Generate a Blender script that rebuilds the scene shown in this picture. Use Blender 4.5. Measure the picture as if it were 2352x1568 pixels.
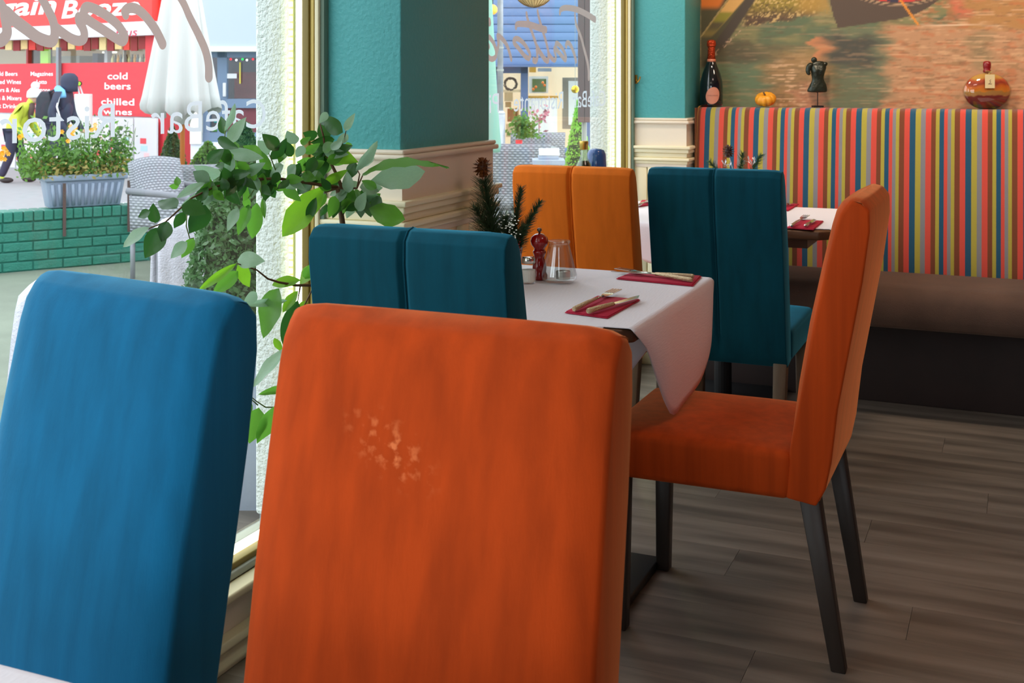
import bpy, bmesh, math, random
import numpy as np
from mathutils import Vector, Matrix, Euler
for o in list(bpy.data.objects): bpy.data.objects.remove(o, do_unlink=True)
SC = bpy.context.scene
COL = SC.collection
random.seed(7)
PI = math.pi
# ---------------------------------------------------------------- camera, sky, lights, exposure
F = 2736.0; CX = 1176.0; HY = 182.0; H = 1.3
YAW = math.atan2(1174.0, F)
SY, CY = math.sin(YAW), math.cos(YAW)
cam = bpy.data.cameras.new('camera'); camo = bpy.data.objects.new('camera', cam); COL.objects.link(camo)
camo.location = (0, 0, H); camo.rotation_euler = (PI/2, 0, YAW)
cam.sensor_width = 36; cam.lens = F/2352*36; cam.shift_y = -(784-HY)/2352
cam.clip_start = 0.05; cam.clip_end = 300
cam.dof.use_dof = True; cam.dof.focus_distance = 2.4; cam.dof.aperture_fstop = 16
SC.camera = camo
W = bpy.data.worlds.new('sky'); SC.world = W; W.use_nodes = True
bg = W.node_tree.nodes['Background']; bg.inputs[0].default_value = (0.86, 0.93, 1.0, 1); bg.inputs[1].default_value = 3.1
def area(name, loc, rot, size, power, col, sy=None):
    l = bpy.data.lights.new(name, 'AREA'); l.energy = power; l.color = col; l.size = size
    if sy: l.shape = 'RECTANGLE'; l.size_y = sy
    o = bpy.data.objects.new(name, l); COL.objects.link(o); o.location = loc; o.rotation_euler = rot
    return o
area('room_fill', (0.4, 2.6, 2.68), (0, 0, 0), 0.6, 6, (1, .70, .62))  # unseen, added at ceiling height to lift the interior light
area('room_fill', (-0.5, 0.3, 2.68), (0, 0, 0), 0.6, 4, (1, .74, .56))
for x_ in (-.9, .2, 1.2):
    area('picture_lamp', (x_, 4.35, 2.66), (math.radians(38), 0, 0), 0.25, 6.4, (1, .78, .60)).data.spread = math.radians(100)
for (y, sy_) in ((0.15, 4.8), (4.15, 2.0)):
    p = area('window_portal', (-1.76, y, 1.3), (0, -PI/2, 0), 2.4, 1, (1, 1, 1), sy_)
    p.data.cycles.is_portal = True
p = area('window_portal', (0.1, -2.56, 1.3), (-PI/2, 0, 0), 2.4, 1, (1, 1, 1), 2.0); p.data.cycles.is_portal = True
SC.view_settings.view_transform = 'Standard'; SC.view_settings.look = 'None'
SC.view_settings.exposure = 0.14; SC.view_settings.gamma = 1.0; SC.view_settings.use_curve_mapping = False
SC.cycles.use_denoising = True
SC.cycles.max_bounces = 8; SC.cycles.transparent_max_bounces = 16; SC.cycles.sample_clamp_indirect = 6
SC.cycles.caustics_reflective = False; SC.cycles.caustics_refractive = False

# ---------------------------------------------------------------- reading positions
def ray(px):                       # direction (x, y) per unit depth
    r = (px-CX)/F
    return (r*CY - SY, r*SY + CY)
def at(px, py, d):                 # a point at depth d
    a, b = ray(px)
    return Vector((a*d, b*d, H-(py-HY)*d/F))
def on(px, py, z):                 # a point on a level surface of height z
    return at(px, py, (H-z)*F/(py-HY))
def onx(px, py, x):                # a point on the plane X = x
    return at(px, py, x/ray(px)[0])
def ony(px, py, y):
    return at(px, py, y/ray(px)[1])

# ---------------------------------------------------------------- materials
def lin(c):
    return tuple(((v/255)/12.92 if v/255 <= .04045 else ((v/255+.055)/1.055)**2.4) for v in c)
MATS = {}
def mat(name, rgb, rough=.5, metal=0, bump=0, bscale=60, var=0, vscale=8, stretch=(1, 1, 1), spec=.5, sheen=0, sheencol=None,
        emit=0, alpha=None, trans=0, coat=0, objvar=0, sss=0, dark=.5, detail=4):
    if name in MATS: return MATS[name]
    m = bpy.data.materials.new(name); m.use_nodes = True; nt = m.node_tree; b = nt.nodes['Principled BSDF']
    c = lin(rgb)
    b.inputs['Base Color'].default_value = (*c, 1); b.inputs['Roughness'].default_value = rough
    b.inputs['Metallic'].default_value = metal; b.inputs['Specular IOR Level'].default_value = spec
    b.inputs['Coat Weight'].default_value = coat
    if sheen:
        b.inputs['Sheen Weight'].default_value = sheen; b.inputs['Sheen Roughness'].default_value = .35
        b.inputs['Sheen Tint'].default_value = (*(lin(sheencol) if sheencol else c), 1)
    if emit: b.inputs['Emission Color'].default_value = (*c, 1); b.inputs['Emission Strength'].default_value = emit
    if trans: b.inputs['Transmission Weight'].default_value = trans
    N, L = nt.nodes, nt.links
    tc = N.new('ShaderNodeTexCoord'); mp = N.new('ShaderNodeMapping'); L.new(tc.outputs['Object'], mp.inputs[0])
    mp.inputs['Scale'].default_value = stretch
    if var or objvar:
        mx = N.new('ShaderNodeMix'); mx.data_type = 'RGBA'; mx.inputs[6].default_value = (*c, 1)
        mx.inputs[7].default_value = (*[v*dark for v in c], 1)
        if var:
            nz = N.new('ShaderNodeTexNoise'); nz.inputs['Scale'].default_value = vscale; nz.inputs['Detail'].default_value = detail
            L.new(mp.outputs[0], nz.inputs['Vector'])
            mr = N.new('ShaderNodeMapRange'); mr.inputs[1].default_value = .35; mr.inputs[2].default_value = .68; mr.inputs[4].default_value = var
            L.new(nz.outputs['Fac'], mr.inputs[0]); src = mr.outputs[0]
        if objvar:
            oi = N.new('ShaderNodeObjectInfo'); mu = N.new('ShaderNodeMath'); mu.operation = 'MULTIPLY_ADD'
            mu.inputs[1].default_value = objvar; L.new(oi.outputs['Random'], mu.inputs[0])
            if var: L.new(src, mu.inputs[2])
            else: mu.inputs[2].default_value = 0
            src = mu.outputs[0]
        L.new(src, mx.inputs[0]); L.new(mx.outputs[2], b.inputs['Base Color'])
        if emit: L.new(mx.outputs[2], b.inputs['Emission Color'])
    if bump:
        nb = N.new('ShaderNodeTexNoise'); nb.inputs['Scale'].default_value = bscale; nb.inputs['Detail'].default_value = 3
        L.new(mp.outputs[0], nb.inputs['Vector']); bp = N.new('ShaderNodeBump'); bp.inputs['Strength'].default_value = bump
        bp.inputs['Distance'].default_value = .01
        L.new(nb.outputs['Fac'], bp.inputs['Height']); L.new(bp.outputs[0], b.inputs['Normal'])
    if alpha is not None:
        tr = N.new('ShaderNodeBsdfTransparent'); ms = N.new('ShaderNodeMixShader'); ms.inputs[0].default_value = alpha
        L.new(tr.outputs[0], ms.inputs[1]); L.new(b.outputs[0], ms.inputs[2]); L.new(ms.outputs[0], nt.nodes['Material Output'].inputs[0])
    MATS[name] = m
    return m
def thin_glass(name, tint=(1, 1, 1), refl=.04, rough=0.0):
    if name in MATS: return MATS[name]
    m = bpy.data.materials.new(name); m.use_nodes = True; nt = m.node_tree; N, L = nt.nodes, nt.links
    N.remove(N['Principled BSDF'])
    tr = N.new('ShaderNodeBsdfTransparent'); tr.inputs[0].default_value = (*tint, 1)
    gl = N.new('ShaderNodeBsdfGlossy'); gl.inputs['Roughness'].default_value = rough
    lw = N.new('ShaderNodeLayerWeight'); lw.inputs[0].default_value = .12
    mr = N.new('ShaderNodeMapRange'); mr.inputs[3].default_value = refl; mr.inputs[4].default_value = .55; L.new(lw.outputs['Facing'], mr.inputs[0])
    mr.interpolation_type = 'SMOOTHSTEP'; mr.inputs[1].default_value = .0; mr.inputs[2].default_value = 1.0
    ms = N.new('ShaderNodeMixShader'); L.new(mr.outputs[0], ms.inputs[0]); L.new(tr.outputs[0], ms.inputs[1]); L.new(gl.outputs[0], ms.inputs[2])
    L.new(ms.outputs[0], N['Material Output'].inputs[0]); MATS[name] = m
    return m
def velvet(name, rgb, sheencol, dark=.45):
    return mat(name, rgb, rough=.85, sheen=.9, sheencol=sheencol, var=.42, vscale=34, stretch=(1, 1, .04), bump=.05, bscale=500, spec=.15, dark=dark)

M_teal = mat('teal_paint', (82, 170, 172), .55, bump=.25, bscale=90)
M_tealdk = mat('navy_grey_paint', (58, 78, 90), .6, bump=.2, bscale=90)
M_cream = mat('cream_paint', (232, 218, 196), .4, bump=.05)
M_creamwd = mat('cream_gloss_wood', (236, 226, 190), .35)
M_olive = mat('olive_frame', (132, 112, 40), .45)
M_gold = mat('gold_frame', (196, 170, 90), .4, metal=.2)
M_grey = mat('grey_trim', (150, 156, 150), .5)
M_wallwarm = mat('warm_wall_paint', (196, 180, 160), .8)
M_ceil = mat('ceiling_paint', (225, 220, 210), .9)
M_stucco = mat('rough_stucco', (226, 232, 226), .9, bump=1.0, bscale=85, var=.2, vscale=40, dark=.8)
M_blue = velvet('blue_velvet', (14, 104, 148), (120, 200, 235))
M_teal_v = velvet('teal_velvet', (8, 76, 94), (80, 180, 215))
M_orange = velvet('orange_velvet', (198, 72, 18), (255, 160, 100), .36)
M_orange2 = velvet('amber_velvet', (224, 112, 30), (255, 170, 90), .7)
M_legdk = mat('dark_stained_wood', (52, 42, 36), .45, var=.5, vscale=30, stretch=(1, 1, .1))
M_legbr = mat('brown_wood', (110, 88, 66), .5, var=.6, vscale=30, stretch=(1, 1, .1))
M_walnut = mat('walnut_wood', (104, 66, 40), .4, var=.6, vscale=22, stretch=(.15, 1, 1))
M_black = mat('black_iron', (26, 26, 28), .5, metal=.3)
M_chrome = mat('steel', (205, 200, 190), .18, metal=1)
M_gilt = mat('hammered_steel', (215, 190, 150), .25, metal=1, bump=1, bscale=350)
M_wine = mat('crimson_napkin', (188, 26, 62), .85, bump=.3, bscale=500)
M_white = mat('white_paint', (238, 238, 238), .5)
M_redgl = mat('red_gloss', (150, 10, 8), .12, coat=.6)
M_brown = mat('brown_suede', (92, 68, 55), .9, sheen=.4, sheencol=(190, 160, 140), var=.5, vscale=7, bump=.3, bscale=300)
M_darkbase = mat('dark_banquette_base', (44, 28, 24), .7, var=.4, vscale=10)
GLASS = thin_glass('clear_glass', (.97, .99, .98), .035)
GLASSW = thin_glass('window_glass', (.97, .985, .98), .02)

# ---------------------------------------------------------------- mesh builder
class MB:
    def __init__(s): s.v = []; s.f = []
    def add(s, vs, fs):
        n = len(s.v); s.v += [tuple(v) for v in vs]; s.f += [tuple(i+n for i in f) for f in fs]; return s
    def box(s, x0, x1, y0, y1, z0, z1, M=None):
        vs = [Vector((x, y, z)) for z in (z0, z1) for y in (y0, y1) for x in (x0, x1)]
        if M: vs = [M @ v for v in vs]
        return s.add(vs, [(0, 2, 3, 1), (4, 5, 7, 6), (0, 1, 5, 4), (2, 6, 7, 3), (0, 4, 6, 2), (1, 3, 7, 5)])
    def tube(s, pts, rad, n=8, cap=True):
        pts = [Vector(p) for p in pts]; k = len(pts)
        if not hasattr(rad, '__len__'): rad = [rad]*k
        rings = []; up = None
        for i, p in enumerate(pts):
            t = (pts[min(i+1, k-1)]-pts[max(i-1, 0)]).normalized()
            if up is None:
                up = Vector((0, 0, 1)) if abs(t.z) < .9 else Vector((1, 0, 0))
            a = t.cross(up).normalized(); b = a.cross(t).normalized(); up = b
            rings.append([p+(a*math.cos(q*2*PI/n)+b*math.sin(q*2*PI/n))*rad[i] for q in range(n)])
        vs = [v for r in rings for v in r]; fs = []
        for i in range(k-1):
            for q in range(n):
                fs.append((i*n+q, i*n+(q+1) % n, (i+1)*n+(q+1) % n, (i+1)*n+q))
        if cap: fs.append(tuple(range(n-1, -1, -1))); fs.append(tuple((k-1)*n+q for q in range(n)))
        return s.add(vs, fs)
    def lathe(s, prof, n=24, c=(0, 0, 0), M=None, sx=1, sy=1):
        vs = []; fs = []
        for (r, z) in prof:
            for q in range(n):
                v = Vector((c[0]+r*sx*math.cos(q*2*PI/n), c[1]+r*sy*math.sin(q*2*PI/n), c[2]+z)); vs.append(M @ v if M else v)
        for i in range(len(prof)-1):
            for q in range(n): fs.append((i*n+q, i*n+(q+1) % n, (i+1)*n+(q+1) % n, (i+1)*n+q))
        if prof[0][0] > 1e-6: fs.append(tuple(range(n-1, -1, -1)))
        if prof[-1][0] > 1e-6: fs.append(tuple((len(prof)-1)*n+q for q in range(n)))
        return s.add(vs, fs)
    def ball(s, c, r, n=12, m=8, sc=(1, 1, 1)):
        vs = [Vector((c[0]+r*sc[0]*math.sin(PI*i/m)*math.cos(2*PI*q/n), c[1]+r*sc[1]*math.sin(PI*i/m)*math.sin(2*PI*q/n), c[2]+r*sc[2]*math.cos(PI*i/m))) for i in range(m+1) for q in range(n)]
        fs = [(i*n+q, (i+1)*n+q, (i+1)*n+(q+1) % n, i*n+(q+1) % n) for i in range(m) for q in range(n)]
        return s.add(vs, fs)
    def prism(s, poly, x0, x1, axis='x'):
        k = len(poly)
        def P(a, b, x):
            return {'x': (x, a, b), 'y': (a, x, b), 'z': (a, b, x)}[axis]
        vs = [P(a, b, x0) for a, b in poly]+[P(a, b, x1) for a, b in poly]
        return s.add(vs, [tuple(range(k)), tuple(range(2*k-1, k-1, -1))]+[(i, i+k, (i+1) % k+k, (i+1) % k) for i in range(k)])
    def mesh(s, name, material, smooth=False, fix=True):
        me = bpy.data.meshes.new(name); me.from_pydata(s.v, [], s.f)
        bm = bmesh.new(); bm.from_mesh(me)
        bmesh.ops.remove_doubles(bm, verts=bm.verts, dist=1e-6)
        if fix: bmesh.ops.recalc_face_normals(bm, faces=bm.faces)
        bm.to_mesh(me); bm.free()
        if material: me.materials.append(material)
        if smooth: me.polygons.foreach_set('use_smooth', [True]*len(me.polygons))
        return me
    def build(s, name, material, parent=None, world=False, smooth=False, bevel=0, seg=2, sub=0, kind=None, label=None, fix=True, solid=0):
        if world and parent is not None:
            L = parent_world(parent); s.v = [(v[0]-L.x, v[1]-L.y, v[2]-L.z) for v in s.v]
        me = s.mesh(name, material, smooth or sub > 0, fix)
        o = bpy.data.objects.new(name, me); COL.objects.link(o)
        if parent is not None: o.parent = parent
        if solid: m = o.modifiers.new('s', 'SOLIDIFY'); m.thickness = solid; m.offset = 0
        if bevel:
            m = o.modifiers.new('b', 'BEVEL'); m.width = bevel; m.segments = seg; m.limit_method = 'ANGLE'; m.angle_limit = math.radians(35)
            me.polygons.foreach_set('use_smooth', [True]*len(me.polygons))
            m.harden_normals = False
        if sub: m = o.modifiers.new('u', 'SUBSURF'); m.levels = sub; m.render_levels = sub
        if kind: o['kind'] = kind
        if label: o['label'] = label
        return o
def parent_world(p):
    L = Vector((0, 0, 0))
    while p is not None:
        L = L+p.location; p = p.parent
    return L
def thing(name, loc, label, cat, group=None, rz=0):
    o = bpy.data.objects.new(name, None); COL.objects.link(o); o.location = loc; o.rotation_euler = (0, 0, rz); o.empty_display_size = .05
    o['label'] = label; o['category'] = cat
    if group: o['group'] = group
    return o
def tag(o, label, cat, group=None):
    o['label'] = label; o['category'] = cat
    if group: o['group'] = group
    return o
def struct(name, loc=(0, 0, 0)):
    o = bpy.data.objects.new(name, None); COL.objects.link(o); o.location = loc; o['kind'] = 'structure'; o.empty_display_size = .05
    return o
def S(o): o['kind'] = 'structure'; return o
def dup(o, parent=None):
    c = o.copy(); COL.objects.link(c)
    if parent is not None: c.parent = parent
    for ch in list(o.children): dup(ch, c)
    return c
def text_mb(txt, width=None, height=.1, offset=0, extrude=.002, shear=0, align='CENTER'):
    cu = bpy.data.curves.new('t', 'FONT'); cu.body = txt; cu.size = 1; cu.offset = offset; cu.extrude = 0; cu.shear = shear; cu.resolution_u = 3
    o = bpy.data.objects.new('t', cu); COL.objects.link(o)
    dg = bpy.context.evaluated_depsgraph_get(); me = bpy.data.meshes.new_from_object(o.evaluated_get(dg))
    vs = [v.co.copy() for v in me.vertices]; fs = [tuple(p.vertices) for p in me.polygons]
    bpy.data.objects.remove(o); bpy.data.curves.remove(cu); bpy.data.meshes.remove(me)
    x0 = min(v.x for v in vs); x1 = max(v.x for v in vs)
    k = height/.73
    kx = width/(x1-x0) if width else k
    xm = (x0+x1)/2 if align == 'CENTER' else x0
    return [((v.x-xm)*kx, v.y*k) for v in vs], fs
# ================================================================ THE ROOM
WU, GU, EXU = -1.64, -1.722, -1.85
M_plank = mat('grey_brown_laminate', (146, 134, 122), .42, var=.95, vscale=4.2, stretch=(.32, 3.2, 1), objvar=.3, dark=.38, bump=.1, bscale=14, detail=9)
fl = struct('floor')
MB().box(-1.85, 3.3, -2.6, 5.6, -.06, -.008).build('subfloor', M_legdk, fl)
pw, pl = .188, 1.25
pk = MB().box(-pl/2+.0005, pl/2-.0005, -pw/2+.0004, pw/2-.0004, -.008, 0).mesh('plank', M_plank)
row = 0; y = .55
while y < 5.55:
    off = (row*.47) % 1.25
    x = -1.64-off+pl/2
    while x-pl/2 < 2.9:
        o = bpy.data.objects.new('plank', pk); COL.objects.link(o); o.parent = fl; o.location = (x, y, 0); x += pl
    y += pw; row += 1
S(MB().box(-1.64, 3.3, -2.6, .455, -.008, 0).build('trim_1', M_plank))
S(MB().box(-1.85, 3.3, -2.6, 5.7, 2.72, 2.8).build('ceiling', M_ceil))
M_redwall = mat('plum_wall', (136, 104, 116), .85)
S(MB().box(3.2, 3.3, -2.6, 5.7, 0, 2.72).build('wall_right', M_redwall))
wf = struct('wall_front')
for x0_, x1_, z0_, z1_ in ((-1.85, -1.1, 0, 2.72), (1.3, 3.2, 0, 2.72), (-1.1, 1.3, 0, .3), (-1.1, 1.3, 2.3, 2.72)): MB().box(x0_, x1_, -2.6, -2.5, z0_, z1_).build('plaster', M_redwall, wf)
w3 = struct('added_window')  # unseen window behind the camera, added to let in more daylight
for x0_, x1_, z0_, z1_ in ((-1.1, -1.04, .3, 2.3), (1.24, 1.3, .3, 2.3), (.07, .13, .3, 2.3), (-1.1, 1.3, .3, .36), (-1.1, 1.3, 2.24, 2.3)): MB().box(x0_, x1_, -2.58, -2.52, z0_, z1_).build('frame', M_creamwd, w3)
MB().box(-1.1, 1.3, -2.553, -2.547, .3, 2.3).build('pane', GLASSW, w3)
wb = struct('wall_back')
MB().box(-1.45, 3.2, 5.53, 5.7, 0, 2.72).build('plaster', M_wallwarm, wb)
wl = struct('wall_left')
MB().box(EXU, WU, -2.5, -2.3, 0, 2.72).build('masonry', M_stucco, wl)
MB().box(EXU, WU-.005, -2.3, 5.26, 2.45, 2.72).build('lintel', M_stucco, wl)
MB().box(EXU+.004, -1.725, -2.3, 5.26, -.25, .14).build('sill_masonry', M_grey, wl)
for y0, y1 in ((2.60, 3.17), (5.22, 5.7)):
    m = MB(); n = 26
    m.box(EXU, -1.735, y0, y1, .16, 2.45)
    m.build('stucco_pier', M_stucco, wl, bevel=.012)
    MB().box(EXU+.01, -1.735, y0+.01, y1-.01, -.25, .16).build('pier_foot', mat('grey_render', (176, 182, 184), .8, var=.6, vscale=20, bump=.3), wl)
# pillars with dado, mouldings and boards
def pillar(y0, y1, xo, y_end, cut=False):
    MB().box(-1.735, xo, y0, y1, 1.10, 2.72).build('pillar_plaster', M_teal, wl, bevel=.004)
    m = MB(); m.box(-1.735, xo+.008, y0-.008, y_end+.008, .90, 1.105); m.build('dado_panel', M_cream, wl)
    m = MB(); m.box(-1.66, xo+.022, y0-.022, y_end+.022, 1.098, 1.112); m.box(-1.66, xo+.016, y0-.016, y_end+.016, 1.112, 1.124)
    m.build('dado_cap', M_cream, wl, bevel=.005)
    m = MB()
    for z0, z1, p in ((.984, .998, .030), (.966, .984, .022), (.944, .966, .012), (.930, .944, .024), (.915, .930, .014)):
        m.box(-1.66, xo+p, y0-p, y_end+p, z0, z1)
    m.build('dado_moulding', M_creamwd, wl, bevel=.004)
    m = MB(); m.box(-1.735, xo-.004, y0+.004, y_end-.004, 0, .915); m.build('pillar_core', M_creamwd, wl)
    # tongue-and-groove boards, one by one
    wbd = .078
    x = -1.655
    while x+wbd*.6 < xo:
        x1 = min(x+wbd-.004, xo); MB().box(x, x1, y0-.006, y0+.004, .12, .915).build('board', M_creamwd, wl, bevel=.003, seg=1); x += wbd
    y = y0
    while y+wbd*.6 < y_end:
        yy = min(y+wbd-.004, y_end); MB().box(xo-.004, xo+.006, y, yy, .12, .915).build('board', M_creamwd, wl, bevel=.003, seg=1); y += wbd
    m = MB(); m.box(-1.66, xo+.016, y0-.016, y_end+.016, 0, .10); m.box(-1.66, xo+.010, y0-.010, y_end+.010, .10, .122)
    m.build('pillar_skirting', M_creamwd, wl, bevel=.005)
pillar(2.62, 3.156, -1.426, 3.156)
pillar(5.25, 5.525, -1.402, 5.525)
# low wall and baseboard under the windows
for i, (y0, y1) in enumerate(((-2.3, 2.60), (3.18, 5.23))):
    S(MB().box(-1.735, -1.642, y0, y1, 0, .14).build('trim_%d' % (2+i*3), M_cream))
    S(MB().box(-1.66, -1.612, y0, y1, .138, .158).build('trim_%d' % (3+i*3), M_creamwd, bevel=.006))
    b = MB(); b.prism([(-1.642, 0), (-1.606, 0), (-1.606, .012), (-1.618, .022), (-1.618, .034), (-1.608, .044), (-1.616, .058), (-1.642, .062)], y0, y1, 'y')
    S(b.build('baseboard_left' if i == 0 else 'trim_8', M_creamwd, bevel=.003))
# windows
M_led = mat('led_yellow', (252, 246, 70), .5, emit=1.3)
M_ledw = mat('led_white', (255, 255, 214), .5, emit=3.2)
def vinyl(name, rgb, k=.75):
    m = mat(name, rgb, .8); nt = m.node_tree; N, L = nt.nodes, nt.links
    t = N.new('ShaderNodeBsdfTranslucent'); t.inputs[0].default_value = (*lin(rgb), 1); ms = N.new('ShaderNodeMixShader'); ms.inputs[0].default_value = k
    L.new(N['Principled BSDF'].outputs[0], ms.inputs[1]); L.new(t.outputs[0], ms.inputs[2]); L.new(ms.outputs[0], N['Material Output'].inputs[0]); return m
M_letter = vinyl('lettering_taupe', (182, 160, 154), .6)
M_letter2 = vinyl('lettering_silver', (206, 208, 214), .75)
def window(name, y0, y1):
    w = struct(name, (GU, y0, 0))
    def B(nm, m, mm, **k): return m.build(nm, mm, w, world=True, **k)
    B('pane', MB().box(GU-.003, GU+.003, y0, y1, .19, 2.45), GLASSW)
    B('sill_frame', MB().box(-1.735, -1.665, y0, y1, .14, .19), M_olive, bevel=.003)
    B('sill_bead', MB().box(-1.69, -1.655, y0, y1, .158, .176), M_grey, bevel=.004)
    B('head_frame', MB().box(-1.735, -1.66, y0, y1, 2.40, 2.47), M_olive)
    B('led_strip', MB().box(-1.713, -1.694, y0+.02, y1-.004, .19, .202), M_ledw)
    for side in (0, 1):
        ye = y1 if side else y0; sg = -1 if side else 1
        def bx(a0, a1, d0, d1, z0=.19, z1=2.45):
            q = sorted((ye+sg*d0, ye+sg*d1)); return MB().box(a0, a1, q[0], q[1], z0, z1)
        B('jamb_frame', bx(-1.735, -1.690, -.03, .0), M_grey)
        B('jamb_post', bx(-1.6925, -1.672, -.03, .012), M_olive, bevel=.002)
        B('jamb_bead', bx(-1.672, -1.660, -.03, .006), M_gold, bevel=.002)
        B('jamb_casing', bx(-1.660, -1.648, -.03, .004, .14), M_creamwd, bevel=.002)
        B('jamb_filler', bx(-1.648, -1.636, -.03, -.004, .14), mat('grey_green_filler', (104, 128, 112), .6), bevel=.001)
        B('led_strip', bx(-1.7118, -1.694, .0, .010, .2, 2.4), M_ledw)
        B('strip_reflection', bx(-1.731, -1.7260, .0, .006, .2, 2.4), mat('reflection_glow', (222, 226, 120), .5, emit=.5))  # yellow reflection of the strip in the glass, built as glowing tape
        m = MB(); z = .21
        while z < 2.4:
            m.box(-1.7335, -1.7235, *sorted((ye+sg*.006, ye+sg*.010)), z, z+.0125); z += .0185
        o = B('reflection_dots', m, mat('reflection_dot', (255, 250, 150), .5, emit=4)); o['kind'] = 'stuff'  # dots of that mirrored strip, modelled as emitters
    return w
w1 = window('window_1', -2.3, 2.595)
w2 = window('window_2', 3.185, 5.215)
# lettering on the panes -----------------------------------------------------
VC = {w1: 2.475, w2: 5.09}
def seg_pts(pts, n=7):
    P = [Vector((p[0], p[1], 0)) for p in pts]; out = []
    for i in range(len(P)-1):
        p0 = P[max(i-1, 0)]; p1 = P[i]; p2 = P[i+1]; p3 = P[min(i+2, len(P)-1)]
        for k in range(n):
            t = k/n
            out.append(.5*((2*p1)+(p2-p0)*t+(2*p0-5*p1+4*p2-p3)*t*t+(3*p1-p0-3*p2+p3)*t**3))
    out.append(P[-1]); return out
def W1(z, sc): # coordinates read on the near pane -> (s, z)
    p = onx(z[0]/sc, z[1]/sc, GU); return (2.475-p.y, p.z)
def W2(z):
    p = onx(1080+z[0]/3.92, z[1]/3.92, GU); return (5.09-p.y, p.z)
strokes = []   # (points in (s,z), list of half widths in metres)
A = 3.734; Bq = 7.84
def st1(sc, pts, w0, w1_=None): strokes.append(([W1(p, sc) for p in pts], w0, w1_ or w0))
def st2(pts, w0, w1_=None): strokes.append(([W2(p) for p in pts], w0, w1_ or w0))
tst = [W2((950, 130)), W2((962, 220))]+[W1(p, A) for p in ((1570, 0), (1640, 150), (1720, 310), (1775, 440), (1800, 560), (1802, 655))]
strokes.append((tst, .0075, .0118))
st2([(815, 118), (822, 88), (868, 70), (960, 84), (1050, 125), (1130, 175)], .0085, .0125)
st1(A, [(1090, 128), (1082, 95), (1125, 68), (1190, 80), (1265, 145), (1340, 245), (1375, 310), (1405, 375)], .0085, .0105)
st1(Bq, [(1440, 310), (1450, 390), (1510, 490), (1545, 600), (1530, 700), (1440, 735), (1300, 690), (1150, 590), (1050, 510)], .0085)
st1(Bq, [(1560, 330), (1535, 240), (1545, 160), (1600, 125), (1720, 155), (1860, 225), (2000, 320), (2130, 430), (2220, 550), (2275, 660), (2240, 740), (2150, 710), (2000, 615), (1850, 515), (1700, 420), (1565, 325)], .0088)
def mix_t(sx_top, low, sc):   # a tall stroke: its top from the far pane, its foot from the near one
    strokes.append(([W2(p) for p in sx_top]+[W1(p, sc) for p in low], .0078, .0105))
mix_t([(615, 102), (632, 180)], [(790, -10), (880, 160), (965, 330), (1005, 480), (1012, 620), (975, 735), (880, 740), (700, 670), (500, 520), (300, 370), (150, 230)], Bq)
mix_t([(515, 122), (530, 190)], [(60, 110), (110, 300), (145, 480), (150, 600), (90, 700), (0, 735), (-150, 700)], Bq)
st2([(420, 248), (425, 222), (465, 215), (540, 222), (620, 248), (688, 268)], .0082, .012)
st2([(535, 528), (500, 505), (440, 430), (402, 385), (405, 355), (440, 350), (490, 390), (530, 450), (548, 500), (535, 528)], .0085)
st2([(378, 532), (355, 450), (325, 385), (282, 335), (255, 322)], .0085)
st2([(255, 322), (262, 400), (250, 460)], .008)
st2([(180, 190), (182, 205)], .011)
st2([(182, 335), (215, 380), (240, 450), (238, 510), (205, 532), (178, 520)], .0085)
st2([(178, 520), (120, 440), (90, 380), (100, 345), (140, 350), (175, 420)], .0085)
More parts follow.
